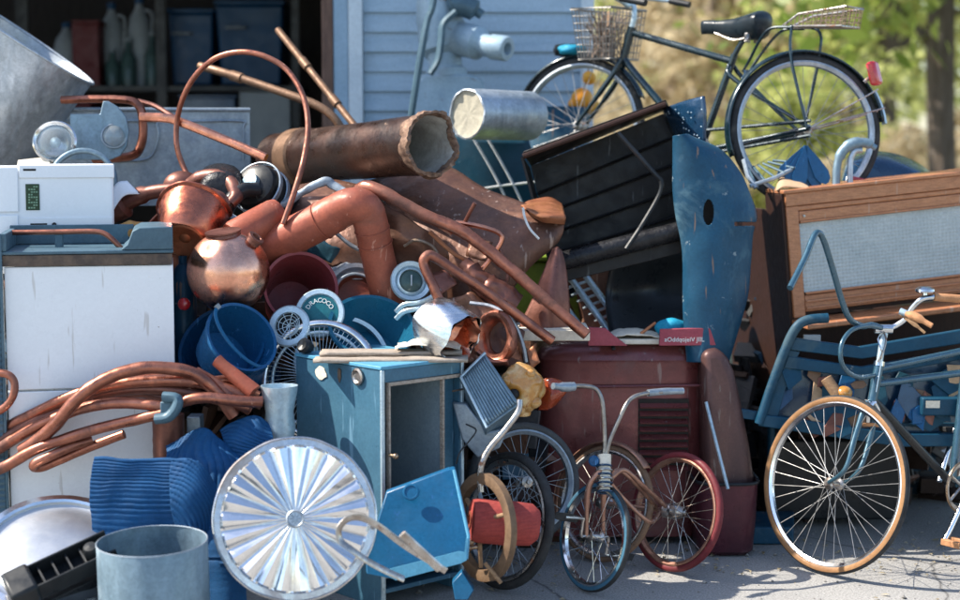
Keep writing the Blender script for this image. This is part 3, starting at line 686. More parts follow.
t = T('copper_pot', 'shiny red copper pot tipped with its dished base facing out, above the copper ball', 'pot')
t.part('body', MB().lathe(c, n, [(r*21, .0), (r*25, -.012), (r*31, -.07), (r*35, -.13), (r*36, -.16), (r*39, -.165), (r*39, -.172), (r*34, -.172), (r*30, -.07), (.001, -.03)], 56, dentj(.006, 14)), M['copper_red'])
t.part('base', MB().lathe(c, n, [(r*21.2, .001), (r*19, .004), (r*14, -.004), (r*6, -.014), (r*4, -.008), (.001, -.006)], 40), M['rust_orange'])
t.done()
d = 5.85; c = W(228.5, 271.5, d); R = m(41, d)
t = T('copper_ball', 'large round polished copper ball with two short necks', 'ball')
def dentb(p, dv):
    return p+dv*(.0025*nz(p, 9)-.010*math.exp(-((p-(c+N(-.3, .55, .75)*R)).length/.018)**2)-.006*math.exp(-((p-(c+N(.2, .45, .8)*R)).length/.014)**2))
t.part('shell', MB().ball(c, R, 64, fn=dentb), M['copper_polished'])
n1 = N(-.1, 1, .25)
t.part('neck', MB().lathe(c+n1*R*.93, n1, [(m(18, d), -.012), (m(17, d), .004), (m(18, d), .007), (m(18, d), .013), (m(14, d), .014), (.001, .010)], 32), M['copper_brown'])
n2 = N(.85, .95, .3)
t.part('lug', MB().lathe(c+n2*R*.95, n2, [(m(8, d), -.02), (m(7, d), .018), (m(8.5, d), .021), (m(8.5, d), .032), (m(5, d), .033), (m(4, d), .018), (.001, .018)], 24), M['copper_brown'])
t.done()
p0, p1 = W(236, 236, 5.98), W(278, 214, 6.08); ax = (p1-p0).normalized(); r = m(17, 6); L_ = (p1-p0).length
solo('copper_cylinder', MB().lathe(p0, ax, [(.001, -.02), (r*.9, -.02), (r, -.01), (r, L_*.5), (r*1.0, L_-.02), (r*.93, L_), (r*.75, L_+.01), (.001, L_+.004)], 36, dentj(.004, 20)), M['clay'], 'short dull red copper cylinder lying above the copper ball', 'cylinder')
# motor, black hood
d = 6.25; n = N(-.35, .35, .85); c = W(252, 183, d); r = m(1, d)
t = T('motor_housing', 'dark rounded motor housing with two grey metal straps beneath the rusted pipe', 'motor')
t.part('body', MB().lathe(c, n, [(.001, .0), (r*16, 0), (r*22, -.012), (r*25, -.05), (r*26, -.2), (.001, -.2)], 40), M['black_plastic'])
for k, h in enumerate((-.03, -.09)):
    t.part('strap', MB().lathe(c, n, [(r*26.5, h), (r*27.8, h-.002), (r*27.8, h-.022), (r*26.5, h-.024)], 40), M['galv_dull'])
t.part('plug', MB().lathe(c+n*.002, n, [(r*9, 0), (r*8, .02), (.001, .022)], 24), M['galv_blue'])
t.done()
solo('black_hood', MB().patch([Wp([(199, 184, 6.3), (203, 170, 6.32), (216, 164, 6.34), (232, 166, 6.34), (240, 172, 6.3)]), Wp([(200, 188, 6.2), (208, 177, 6.2), (220, 173, 6.2), (232, 176, 6.2), (241, 186, 6.2)]), Wp([(204, 200, 6.2), (212, 196, 6.18), (222, 197, 6.18), (232, 200, 6.18), (242, 204, 6.18)])], 6), M['black_shiny'], 'curved black plastic hood to the left of the strapped motor', 'hood', solid=.006)
solo('black_elbow', MB().tube(cr(Wp([(222, 224, 6.15), (229, 204, 6.12), (242, 192, 6.15), (256, 190, 6.2)]), 6), m(8, 6.1), 16, wob=.2), M['black_plastic'], 'black plastic elbow joint between maroon pipe end and motor', 'elbow')
solo('grey_strap', MB().tube(cr(Wp([(206, 205, 6.1), (222, 212, 6.08), (240, 222, 6.06)]), 5), m(3.5, 6.1), 8, flat=(Y, .4)), M['galv_dull'], 'thin grey metal strip right of the red copper pot', 'strip')
# loop & bars & sticks
d = 6.15
solo('copper_loop', MB().tube(cr(Wp([(283, 224, 5.97), (295, 190, 6.0), (304, 158, 6.05), (308, 126, 6.1), (303, 96, 6.15), (287, 70, 6.2), (264, 56, 6.22), (240, 52, 6.25), (216, 58, 6.3), (196, 75, 6.35), (183, 98, 6.4), (177, 122, 6.45), (177, 147, 6.45), (184, 168, 6.45), (194, 187, 6.4)]), 8), m(2.9, d), 12), M['copper_tube'], 'thin copper tube bent into a tall open loop in front of the shed doorway', 'copper loop')
solo('copper_bar', MB().tube(cr(Wp([(140, 117, 6.5), (165, 118, 6.48), (180, 122, 6.47), (225, 140, 6.4), (266, 158, 6.32)]), 5), m(4.6, 6.4), 8, flat=(Y, .7)), M['copper'], 'flat copper bar running down right from the strap frame to the motor', 'copper bar')
solo('copper_rod', MB().tube(cr(Wp([(138, 101, 6.6), (155, 106, 6.57), (172, 116, 6.52), (186, 125, 6.49)]), 5), m(2.6, 6.5), 8), M['copper_brown'], 'short thin copper rod joining the flat bar at the loop', 'rod')
t = T('pipe_length', 'straight brown pipe leaning up steeply in the shed doorway', 'pipe', 'brown pipes leaning in the doorway')
pts = Wp([(278, 30, 7.3), (318, 80, 7.1), (358, 130, 6.9)])
t.part('tube', MB().tube(pts, m(3.6, 7.1), 10), M['stick']); 
for k in (.35, .72):
    p = pts[0].lerp(pts[2], k); a_ = (pts[2]-pts[0]).normalized()
    t.part('coupling', MB().tube([p-a_*.03, p+a_*.03], m(4.6, 7.1), 10), M['stick'])
t.done()
t = T('pipe_length', 'lower brown pipe with a coupling, sloping down right inside the copper loop', 'pipe', 'brown pipes leaning in the doorway')
pts = cr(Wp([(200, 66, 7.2), (228, 74, 7.1), (290, 95, 6.95), (318, 106, 6.9), (334, 118, 6.88), (346, 136, 6.88)]), 6)
t.part('tube', MB().tube(pts, m(4.2, 7), 10), M['stick']); a_ = (pts[8]-pts[6]).normalized()
t.part('coupling', MB().tube([pts[7]-a_*.03, pts[7]+a_*.03], m(5.4, 7), 10), M['stick']); t.done()
# rusted pipe with torn mouth
d = 6.12; c = W(431, 144, d); n = NR(431, 144, 1, .10, .80); R = m(30.5, d)
rnd = random.Random(3); jag = [rnd.uniform(-1, 1) for _ in range(72)]
def torn(p, i, a, nn, cc):
    j = int(a/(2*PI)*72+.01) % 72
    if i in (0, 9): return p
    rad = (p-cc); h = rad.dot(nn)
    if h > -.08:
        k = (h+.08)/.1
        p = p+nn*(.004*jag[j]+.036*nz(p, 13))*k+(rad-nn*h).normalized()*(.014*nz(p, 17, 2)+.0015*jag[(j*5) % 72])*k
    return p+(rad-nn*h).normalized()*.004*nz(p, 14)
t = T('rusted_pipe', 'wide dark rusted pipe with a torn ragged open mouth', 'pipe')
t.part('pipe', MB().lathe(c, n, [(R*.97, -1.12), (R*.97, -.7), (R*.98, -.45), (R*.98, -.2), (R, -.06), (R*1.03, -.0)], 72, torn), M['rust_pipe'])
t.part('lining', MB().lathe(c, n, [(R*1.0, .0), (R*.95, -.05), (R*.93, -.2), (R*.92, -.7), (R*.92, -1.12)], 72, torn), M['ash'])
def lipj(p, i, a, nn, cc):
    j = int(a/(2*PI)*72+.01) % 72; rad = p-cc; h = rad.dot(nn); e = (rad-nn*h).normalized()
    return p+nn*(.004*jag[j]+.034*nz(p, 13)+.007*nz(p, 70))+e*(.014*nz(p, 17, 2)+.006*nz(p, 60, 5)+.0015*jag[(j*5) % 72])
t.part('torn_lip', MB().lathe(c, n, [(R*.95, -.02), (R*1.03, -.035), (R*1.12, -.012), (R*1.10, .010), (R*1.0, .014), (R*.94, .0), (R*.95, -.02)], 72, lipj), M['torn'])
t.part('sleeve', MB().lathe(c-n*.98, n, [(R*.98, 0), (R*1.06, .01), (R*1.06, .1), (R*.98, .11)], 48), M['stick'])
t.done()
# elbow pipe
d = 5.95; r = m(18.5, d)
t = T('elbow_pipe', 'matt orange red elbow pipe bent at the top like an upside down V', 'pipe')
A = [W(250, 258, 6.12), W(275, 245, 6.06), W(325, 219, 6.0), W(345, 208, 5.97), W(357, 205.5, 5.95), W(366, 211, 5.97), W(371, 225, 5.99), W(377, 253, 6.04), W(391, 312, 6.12)]
t.part('tube', MB().tube(cr(A, 8), [r*1.06, r*1.06, r*1.04, r*1.0, r*.98, r*.98, r*.95, r*.93, r*.92], 32), M['clay'])
for px, py, dd, k, q0, q1 in ((322, 221, 6.0, 1.03, 2, 3), (372, 229, 5.995, .94, 6, 7), (375, 243, 6.02, .93, 6, 7)):
    a_ = (A[q1]-A[q0]).normalized()
    t.part('seam', MB().torus(W(px, py, dd), a_, r*k+.0015, .0022, 40, 6), M['clay'])
t.done()
# maroon bucket etc
d = 5.98
solo('maroon_bucket', bucket(W(301, 288, d), N(.05, .05, .94), m(36, d), m(27, d), .28, .005, .006), M['maroon_plastic'], 'open maroon plastic bucket facing forward, right of the copper ball', 'bucket')
d = 6.12
t = T('cooking_pot', 'grey metal pot with a dark mouth between maroon bucket and elbow pipe', 'pot')
t.part('body', bucket(W(357, 290, d), N(.1, .3, .9), m(27, d), m(24, d), .2, .006, .01), M['galv_dull'])
t.part('inner_ring', MB().torus(W(356, 292, d-.02), N(.1, .3, .9), m(20, d), .006), M['galv_dull'])
t.part('residue', MB().lathe(W(356, 293, d), N(.1, .3, .9), [(m(20, d), 0), (m(17, d), -.02), (.001, -.02)], 32), M['copper_brown'])
t.done()
solo('foil_scrap', MB().patch([Wp([(330, 268, 6.2), (350, 264, 6.2), (372, 267, 6.2)]), Wp([(332, 282, 6.16), (352, 279, 6.16), (376, 283, 6.16)])], 8, lambda p, u, v: p+Uv*.012*nz(p, 30)), M['galv'], 'crumpled pale foil scrap lying behind the grey pot', 'foil', solid=.003)
d = 5.98; c = W(411, 281, d); n = N(.1, .12, .95); r = m(1, d)
t = T('lamp_reflector', 'round chrome lamp with a dark glass centre right of the elbow pipe', 'lamp')
t.part('housing', MB().lathe(c, n, [(.001, -.08), (r*15, -.075), (r*20, -.02), (r*21, 0), (r*20, .008), (r*16, .002), (r*15, -.008), (r*13.5, .0), (r*12, .004), (r*11.5, -.012), (.001, -.02)], 44), M['pale_tin'])
t.part('lens', MB().lathe(c, n, [(r*11.4, -.004), (r*7, .006), (.001, .010)], 32), M['bottle'])
t.part('filament', MB().seg(c+n*.012-Uv*.02, c+n*.012+Uv*.02, .003), M['galv'])
t.done()
for i, (dy, lab) in enumerate(((0, 'upper curled chrome strip under the round chrome lamp'), (7, 'lower curled chrome strip under the round chrome lamp'))):
    solo('chrome_strip', MB().tube(cr(Wp([(396, 312+dy, 5.95), (404, 305+dy, 5.93), (418, 303+dy*.8, 5.92), (430, 298+dy*.8, 5.94), (440, 290+dy, 5.97)]), 5), m(2.6, 5.9), 8, flat=(Y, .6)), M['pale_tin'], lab, 'strip', 'curled chrome strips under the lamp')
# labelled lid
d = 5.9; c = W(319.5, 313, d); n = N(-.05, .2, .97); r = m(1, d); u = (Rv-n*Rv.dot(n)).normalized(); w_ = n.cross(u)
t = T('tin_lid', 'round pale tin lid with a teal centre lettered in white', 'lid')
t.part('rim', MB().lathe(c, n, [(.001, -.012), (r*25, -.012), (r*25, 0), (r*24, .004), (r*20, .003), (r*19.2, -.003), (.001, -.003)], 48), M['pale_tin'])
lb = t.part('label', MB().lathe(c, n, [(r*19, -.0028), (r*19, -.001), (.001, -.001)], 44), M['label_teal'])
b = MB(); word = 'DRACOCO'
for i, ch in enumerate(word):
    a = math.radians(90+(3-i)*20); e = u*math.cos(a)+w_*math.sin(a); tn = u*math.sin(a)-w_*math.cos(a)
    q = text_mb(ch, r*6.6, c+e*r*11+n*.0002, tn, e, n, .0006, 'CENTER'); b.add(q.v, q.f)
t.part('lettering', b, M['letter'], lb)
t.done()
# small round grille
d = 5.86; c = W(289, 326, d); n = N(-.12, .2, .96); r = m(1, d)
u, w_, _ = basis(n)
t = T('round_grille', 'small round vent grille with a coiled wire face left of the lettered lid', 'grille')
t.part('ring', MB().lathe(c, n, [(r*13.5, -.006), (r*21, -.012), (r*21.5, -.002), (r*20, .004), (r*14.5, .003), (r*13.5, -.006)], 44), M['pale_tin'])
t.part('backing', MB().lathe(c-n*.02, n, [(r*15, 0), (.001, -.004)], 32), M['ink'])
for k in range(4):
    t.part('coil', MB().torus(c+u*r*(k-1.5)*1.6+w_*r*(1.5-k), n, r*(13-k*2.8), .0016, 40, 5), M['pale_tin'])
for k in range(9):
    a = 2*PI*k/9; t.part('wire', MB().seg(c, c+(u*math.cos(a)+w_*math.sin(a))*r*14, .0014, seg=5), M['pale_tin'])
t.done()
# fan guard
d = 5.83; c = W(320, 380, d); n = N(-.1, .12, .98); R = m(57, d); u = (Rv-n*Rv.dot(n)).normalized(); w_ = n.cross(u)
t = T('fan_guard', 'large chrome fan guard with fine curved wires behind the blue steel box', 'fan guard')
t.part('rim', MB().torus(c, n, R, m(4.4, d), 90, 12), M['chrome'])
t.part('inner_ring', MB().torus(c+n*.01, n, R*.84, m(1.8, d), 80, 8), M['pale_tin'])
t.part('hub', MB().lathe(c+n*.02, n, [(R*.2, -.01), (R*.2, .01), (.001, .014)], 30), M['black_plastic'])
for k in range(64):
    a = 2*PI*k/64; p = lambda rr, s, h: c+(u*math.cos(a+s)+w_*math.sin(a+s))*R*rr+n*h
    t.part('wire', MB().tube([p(.2, 0, .02), p(.5, .14, .03), p(.8, .2, .022), p(1, .22, 0)], .0013, 5), M['pale_tin'])
t.done()
solo('drum_band', MB().lathe(W(342, 362, 5.95), N(.15, .2, .96), [(m(44, 5.95), 0), (m(48, 5.95), .002), (m(48, 5.95), -.09), (m(44, 5.95), -.09), (m(44, 5.95), 0)], 60, dentj(.006, 14)), M['pale_tin'], 'pale tin band curving behind the chrome fan guard rim', 'band')
solo('round_stopper', MB().lathe(W(305, 346, 5.72), N(-.5, .3, .8), [(.001, -.03), (.018, -.03), (.026, -.01), (.028, .01), (.02, .02), (.001, .016)], 24), M['black_plastic'], 'black round knob at the corner on top of the blue steel box', 'knob')
# teal basin
d = 5.88
solo('teal_basin', bucket(W(372, 326, d), NR(372, 326, .08, .5, .70), m(42, d), m(27, d), .13, .005, .008), M['teal_plastic'], 'teal plastic basin facing forward behind the blue box', 'basin')
# blue buckets
t = T('blue_bucket', 'larger blue plastic bucket with a white bail, standing behind the smaller nested bucket', 'bucket', 'blue plastic buckets')
d = 5.83; n = N(-.25, .5, .83); c = W(222, 346, d)
t.part('body', bucket(c, n, m(45, d), m(35, d), .27, .006, .006), M['blue_plastic'])
t.done()
t = T('blue_bucket', 'smaller blue plastic bucket nested in the mouth of the larger one, bail lying across', 'bucket', 'blue plastic buckets')
n = NR(242, 338, .45, .45, .77); c = W(242, 337, 5.68)
t.part('body', bucket(c, n, m(37, 5.7), m(29, 5.7), .16, .005, .005), M['blue_plastic'])
h_ = t.part('handle', MB().tube([c+(NR(242, 337, -.62, .78, 0)*math.cos(q)+NR(242, 337, -.78, -.62, 0)*.6*math.sin(q))*m(38, 5.68)+n*(.004+.05*math.sin(q)) for q in [PI*i/20 for i in range(21)]], m(2.0, 5.7), 8, flat=(Y, .5)), M['azure_plastic'])
t.part('grip', MB().tube([c+NR(242, 337, -.62, .78, 0)*m(36, 5.68)+n*.004, c+NR(242, 337, -.62, .78, 0)*m(41, 5.68)+n*.004], m(3, 5.7), 10), M['jug'], h_)
t.done()
solo('blue_canister', MB().lathe(W(184, 330, 6.02), Z, [(.001, -.25), (.045, -.25), (.05, -.23), (.05, .18), (.03, .235), (.016, .25), (.016, .28), (.001, .28)], 30), M['fender_blue'], 'dull blue canister squeezed between the white cabinet and the copper ball', 'canister')
solo('red_lamp', MB().ball(W(184, 304, 5.86), m(6.5, 5.86), 20, (1, .8, 1)), M['red_lens'], 'small shiny red lamp glass at the right edge of the white cabinet', 'lamp glass')
# ================================================================== MIDDLE
def crump(amp, s, seed=0): return lambda p, u, v: p+Vector((nz(p, s, seed), nz(p, s, seed+5), nz(p, s, seed+9)))*amp
solo('rusted_sheet', MB().patch([
    Wp([(362, 182, 6.6), (400, 172, 6.6), (440, 164, 6.55), (490, 190, 6.45), (548, 212, 6.26)]),
    Wp([(362, 215, 6.45), (400, 205, 6.42), (440, 208, 6.35), (500, 225, 6.25), (564, 222, 6.2)]),
    Wp([(365, 255, 6.35), (400, 250, 6.3), (440, 255, 6.22), (498, 264, 6.15), (557, 244, 6.2)]),
    Wp([(375, 300, 6.25), (410, 300, 6.2), (450, 310, 6.18), (484, 326, 6.15), (522, 270, 6.22)])], 9, crump(.008, 7)), M['rust_sheet'], 'largest curved brown rusted sheet below the torn pipe mouth', 'sheet metal', 'rusted metal sheets', solid=.006)
solo('rusted_tip', MB().patch([Wp([(520, 206, 6.34), (532, 201, 6.4), (548, 198, 6.42), (562, 203, 6.4)]), Wp([(524, 208, 6.26), (534, 208, 6.28), (550, 207, 6.29), (564, 210, 6.3)]), Wp([(529, 211, 6.16), (540, 215, 6.14), (552, 216, 6.14), (565, 217, 6.18)]), Wp([(531, 216, 6.18), (542, 222, 6.16), (553, 223, 6.16), (564, 224, 6.2)])], 7, crump(.006, 16, 4)), M['rust_orange'], 'bright orange rusted flap folded over at the right end of the large brown sheet', 'flap', solid=.006)
solo('scratch_arc', MB().tube(cr(Wp([(523, 208, 6.15), (525, 218, 6.13), (530, 229, 6.11), (539, 239, 6.1)]), 6), m(1.3, 6.1), 6), M['cord'], 'short pale scratch curving over the orange rusted tip', 'wire')  # thin tube added to draw a silver scratch on the sheet
solo('rusted_sheet', MB().patch([
    Wp([(262, 190, 6.55), (300, 184, 6.5), (335, 180, 6.45), (365, 186, 6.4)]),
    Wp([(270, 212, 6.4), (310, 206, 6.35), (345, 205, 6.3), (380, 215, 6.3)]),
    Wp([(290, 240, 6.3), (325, 240, 6.25), (360, 245, 6.2), (395, 250, 6.2)]),
    Wp([(310, 275, 6.25), (340, 270, 6.2), (370, 272, 6.2), (400, 282, 6.2)])], 8, crump(.012, 8, 3)), M['rust_sheet'], 'rusted sheet tucked behind the bend of the elbow pipe', 'sheet metal', 'rusted metal sheets', solid=.006)
solo('rusted_sheet', MB().patch([
    Wp([(372, 196, 6.08), (395, 208, 6.06), (420, 226, 6.05), (438, 238, 6.08)]),
    Wp([(374, 230, 6.1), (398, 236, 6.06), (424, 246, 6.06), (446, 256, 6.1)]),
    Wp([(380, 268, 6.12), (404, 270, 6.1), (428, 276, 6.1), (446, 278, 6.12)]),
    Wp([(392, 305, 6.12), (412, 304, 6.1), (432, 306, 6.1), (448, 304, 6.12)])], 8, crump(.016, 12, 7)), M['rust_sheet'], 'mottled dark brown sheet with a rounded corner right of the elbow pipe', 'sheet metal', 'rusted metal sheets', solid=.006)
solo('silver_band', MB().tube(cr(Wp([(282, 205, 6.28), (300, 194, 6.27), (318, 184, 6.26), (328, 181, 6.26), (333, 186, 6.26), (350, 194, 6.24)]), 6), m(4, 6.2), 8, flat=(Y, .5), wob=.4), M['galv_dull'], 'frayed silver metal band over the sheet left of the elbow bend', 'band')
d = 6.0
solo('long_copper_pipe', MB().tube(cr(Wp([(352, 203, 6.15), (357, 192, 6.1), (368, 187, 6.05), (384, 193, 6.02), (420, 213, 6.0), (455, 228, 5.98), (475, 240, 5.97), (512, 270, 5.95), (548, 302, 5.93), (587, 335, 5.9)]), 7), [m(7, d), m(7, d), m(6.5, d), m(6, d), m(5.5, d)], 14, wob=.12), M['copper_tube'], 'longest copper pipe slanting down right across the rusted sheets', 'copper pipe')
solo('bent_copper_pipe', MB().tube(cr(Wp([(444, 310, 5.72), (434, 288, 5.72), (424, 266, 5.73), (426, 257, 5.73), (434, 257, 5.74), (460, 274, 5.77), (500, 302, 5.82), (552, 341, 5.88)]), 7), m(5.2, 5.8), 14, wob=.1), M['copper_tube'], 'copper pipe bent back sharply at its top, rising from the crumpled foil can', 'copper pipe')
t = T('wire_bracket', 'thin copper wire bracket with an upright prong lying on the large rusted sheet', 'bracket')
t.part('frame', MB().tube(cr(Wp([(456, 222, 6.02), (478, 226, 6.0), (497, 232, 6.0), (502, 239, 6.0), (494, 254, 6.0), (482, 270, 6.0)]), 5), m(2.5, 6), 8), M['copper'])
t.part('prong', MB().tube(Wp([(464, 224, 6.02), (470, 212, 5.98), (475, 203, 5.96)]), m(2, 6), 8), M['copper_brown']); t.done()
solo('crumpled_tube', MB().tube(cr(Wp([(464, 264, 6.0), (478, 278, 5.98), (495, 292, 5.98), (517, 306, 5.98)]), 8), [m(9, 6), m(11, 6), m(13, 6), m(14, 6)], 24, wob=.35), M['copper_brown'], 'crumpled maroon copper tube end between the two slanting copper pipes', 'tube')
b = MB().patch([[W(516, 338, 6.1), W(520, 325, 6.1), W(532, 300, 6.1), W(545, 268, 6.12), W(553, 249, 6.14)],
                [W(545, 338, 6.06), W(548, 325, 6.06), W(552, 300, 6.06), W(556, 270, 6.09), W(557, 247, 6.12)],
                [W(571, 340, 6.1), W(570, 325, 6.1), W(569, 300, 6.1), W(566, 270, 6.12), W(561, 250, 6.14)]], 8)
solo('copper_triangle', b, M['copper_brown'], 'upright triangular brown copper sheet with a pale edge left of the black tray', 'sheet metal', solid=.008)
# foil can
d = 5.72; n = NR(463, 340, .72, -.45, .55); c = W(463, 340, 5.62); r = m(1, d)
cj = lambda p, i, a, nn, cc: p+Vector((nz(p, 18), nz(p, 18, 4), nz(p, 18, 8)))*.016+Vector((nz(p, 50), nz(p, 50, 4), nz(p, 50, 8)))*.004
t = T('foil_can', 'crumpled silver can lying with its copper coloured inside showing', 'can')
t.part('shell', MB().lathe(c, n, [(.001, -.19), (r*16, -.19), (r*25, -.165), (r*29, -.1), (r*29, -.03), (r*27, .0), (r*25.5, -.002)], 60, cj), M['steel'])
t.part('lining', MB().lathe(c, n, [(r*25.5, -.003), (r*23, -.02), (r*22, -.08), (r*9, -.11), (.001, -.105)], 60, lambda p, i, a, nn, cc: cj(p, i, a, nn, cc)+nn*.03*nz(p, 22, 3)), M['copper'])
t.done()
solo('copper_ring', MB().tube([W(497, 338, 5.85)+(Rv*math.cos(a)*m(15, 5.85)+Uv*math.sin(a)*m(22, 5.85)-Fv*math.cos(a)*.03) for a in [2*PI*i/40 for i in range(40)]], m(5.5, 5.85), 10, closed=True, flat=(Y, 1.8), wob=.2), M['copper_tube'], 'flattened copper ring behind the crumpled foil can mouth', 'ring')
solo('rusted_sheet', MB().patch([Wp([(440, 300, 6.0), (470, 296, 5.98), (500, 312, 5.96), (522, 330, 5.96)]), Wp([(446, 330, 5.98), (474, 325, 5.95), (500, 340, 5.93), (522, 352, 5.93)]), Wp([(455, 362, 5.95), (480, 360, 5.92), (505, 370, 5.9), (525, 376, 5.9)])], 8, crump(.03, 14, 2)), M['rust_sheet'], 'small crumpled brown sheet under the lower slanting copper pipe', 'sheet metal', 'rusted metal sheets', solid=.005)
solo('silver_cable', MB().tube(cr(Wp([(470, 303, 5.9), (490, 306, 5.88), (506, 314, 5.86), (516, 326, 5.86), (523, 345, 5.86), (526, 362, 5.87)]), 6), m(2, 5.9), 8), M['galv'], 'thin silver cable curving down beside the copper ring', 'cable')
solo('lattice_rod', MB().tube(cr(Wp([(512, 322, 5.95), (520, 340, 5.93), (528, 366, 5.9)]), 5), m(3.5, 5.9), 8, wob=.4), M['rust_pipe'], 'dark rusty rod standing left of the maroon machine', 'rod')
solo('white_board', MB().pbox(500, 330, 590, 341, 5.95, 6.2), M['paper'], 'cream painted board end beside the red topped machine', 'board', bevel=.004)
# galvanised pipe and things behind
d = 6.75; n = N(-.97, -.05, .40); c = W(467, 114, d); r = m(1, d); R_ = r*25.5
t = T('galvanized_pipe', 'short pale blue galvanized pipe with a cream filled end beyond the torn pipe', 'pipe')
nb = NR(467, 114, -.97, .03, .70)
t.part('shell', MB().lathe(c, nb, [(R_*.93, -.01), (R_*.94, .002), (R_, 0), (R_, -.1), (R_*1.0, -.38), (R_*.9, -.40), (.001, -.40)], 56, lambda p, i, a, nn, cc: p+(nn*.008*nz(p, 40) if i < 3 else nn*0)+(p-cc).normalized()*.003*nz(p, 16)), M['galv'])
t.part('core', MB().lathe(c, nb, [(R_*.935, -.008), (R_*.6, -.012), (.001, -.01)], 40, lambda p, i, a, nn, cc: p+nn*.006*nz(p, 40)), M['cream'])
t.done()
d = 7.15
t = T('plastic_sheet', 'dark teal plastic panel crossed by white cords below the galvanized pipe', 'panel')
t.part('sheet', MB().patch([Wp([(444, 132, d), (480, 138, d-.04), (528, 140, d)]), Wp([(450, 170, d), (490, 170, d-.05), (540, 175, d)]), Wp([(460, 225, d), (500, 225, d-.04), (552, 225, d)])], 6), M['navy_mat'], solid=.012)
for L in ([(470, 133), (486, 160), (500, 186), (512, 215)], [(486, 136), (500, 160), (514, 186), (526, 212)], [(476, 190), (500, 186), (535, 182)]):
    t.part('cord', MB().tube(cr([W(x, y_, d-.075) for x, y_ in L], 4), m(1.5, d), 6), M['cord'])
t.done()
solo('blue_drum', MB().lathe(gz(552, 7.85, .9), Z, [(.001, 0), (.17, 0), (.18, .02), (.18, .6), (.186, .61), (.186, .63), (.18, .64), (.18, .83), (.17, .86), (.001, .86)], 44), M['fender_blue'], 'faded blue drum standing behind the raised front wheel', 'drum')
t = T('fruit_net', 'bright orange fruit in a net hanging behind the raised front wheel', 'fruit net')
for px, py, r_ in ((582, 99, 11), (592, 107, 8), (574, 104, 6), (589, 78, 7)):
    t.part('fruit', MB().ball(W(px, py, 7.75), m(r_, 7.75), 20, fn=lambda p, dv: p+dv*.003*nz(p, 60)), M['orange'])
t.part('cord', MB().tube(cr(Wp([(588, 60, 7.75), (588, 72, 7.75), (584, 90, 7.72)]), 4), .004, 6), M['wire'])
t.done()
# lime crate and pale rack seen through gaps
t = T('lime_crate', 'lime green plastic crate glimpsed behind the copper triangle', 'crate')
t.part('body', MB().pbox(494, 262, 612, 372, 6.9, 7.25), M['lime'], bevel=.01); t.part('rim', MB().pbox(491, 256, 615, 261.5, 6.88, 7.27), M['lime'], bevel=.006); t.done()
t = T('wire_rack', 'pale grey wire rack leaning below the black tray', 'rack')
for a_, b_ in (((566, 272), (614, 338)), ((580, 268), (628, 334)), ((560, 300), (594, 345))):
    t.part('rail', MB().seg(W(*a_, 6.62), W(*b_, 6.5), m(3.4, 6.5)), M['pale_tin'])
for k in range(8):
    u = k/8; t.part('bar', MB().seg(W(560+46*u, 282+52*u, 6.62), W(584+40*u, 274+52*u, 6.6), m(1.6, 6.5), seg=6), M['pale_tin'])
t.done()
solo('rusted_board', MB().prism(Wp([(572, 278, 6.68), (612, 268, 6.68), (606, 345, 6.68), (590, 342, 6.68)]), Y*.02), M['rust_sheet'], 'mottled brown board standing behind the pale wire rack', 'board', bevel=.003)

# ---- black tray
t = T('black_tray', 'large black sheet metal tray tipped on its side with ribs and a rolled edge', 'tray')
dk = lambda x, y_, k: W(x, y_, k)
db, df = 6.72, 6.42
t.part('back', MB().prism([dk(531, 166, db), dk(668, 112, db), dk(692, 240, db), dk(556, 274, db)], Y*.012), M['black'])
t.part('top_flange', MB().prism([dk(523, 155, df), dk(666, 103, df), dk(669, 109, db), dk(531, 166, db)], Z*.014), M['black'], bevel=.003)
t.part('top_lip', MB().tube([dk(523, 156.5, df), dk(666, 104, df)], .011, 8), M['wood_dark'])
t.part('end_wall', MB().prism([dk(523, 157, df), dk(530, 168, db), dk(557, 274, db), dk(552, 268, df)], X*-.01), M['black'])
fl = t.part('riveted_flange', MB().patch([Wp([(664, 108, 6.66), (668, 125, 6.66), (682, 150, 6.66)]), Wp([(685, 101, 6.5), (688, 120, 6.48), (692, 148, 6.5)]), Wp([(704, 96, 6.4), (706, 116, 6.4), (705, 142, 6.42)])], 6), M['cobalt'], solid=.01)
b = MB(); rnd = random.Random(2)
for i in range(26):
    u, v = rnd.random(), rnd.random()
    p = W(667+36*u, 108+36*v-9*u*(1-v)+3, 6.62-.25*u-.012)
    b.ball(p-Y*.004, .0035, 8)
t.part('rivets', b, M['pale_tin'], fl)
for f0, f1 in ((.26, .2), (.45, .40), (.64, .60), (.82, .79)):
    pa = dk(531+25*f0, 166+108*f0, db-.012); pb = dk(668+24*f1, 112+128*f1, db-.012)
    t.part('rib', MB().tube([pa, pb], .012, 8, flat=(Z, .5)), M['black'])
t.part('rolled_edge', MB().tube([W(556, 263, df-.02), W(690, 228, df-.04)], m(9.5, df), 20, wob=.06), M['black_shiny'])
t.part('lower_lip', MB().prism([W(553, 270, df), W(692, 236, df-.02), W(695, 250, df-.02), W(556, 284, df)], Y*.03), M['black'], bevel=.003)
t.done()
solo('dark_hood', MB().patch([Wp([(612, 262, 6.5), (650, 255, 6.62), (705, 245, 6.66)]), Wp([(606, 300, 6.52), (650, 298, 6.68), (705, 295, 6.72)]), Wp([(612, 350, 6.3), (650, 352, 6.4), (705, 352, 6.45)])], 8), M['black_plastic'], 'curved dark panel under the black tray behind the red topped machine', 'panel', solid=.01)
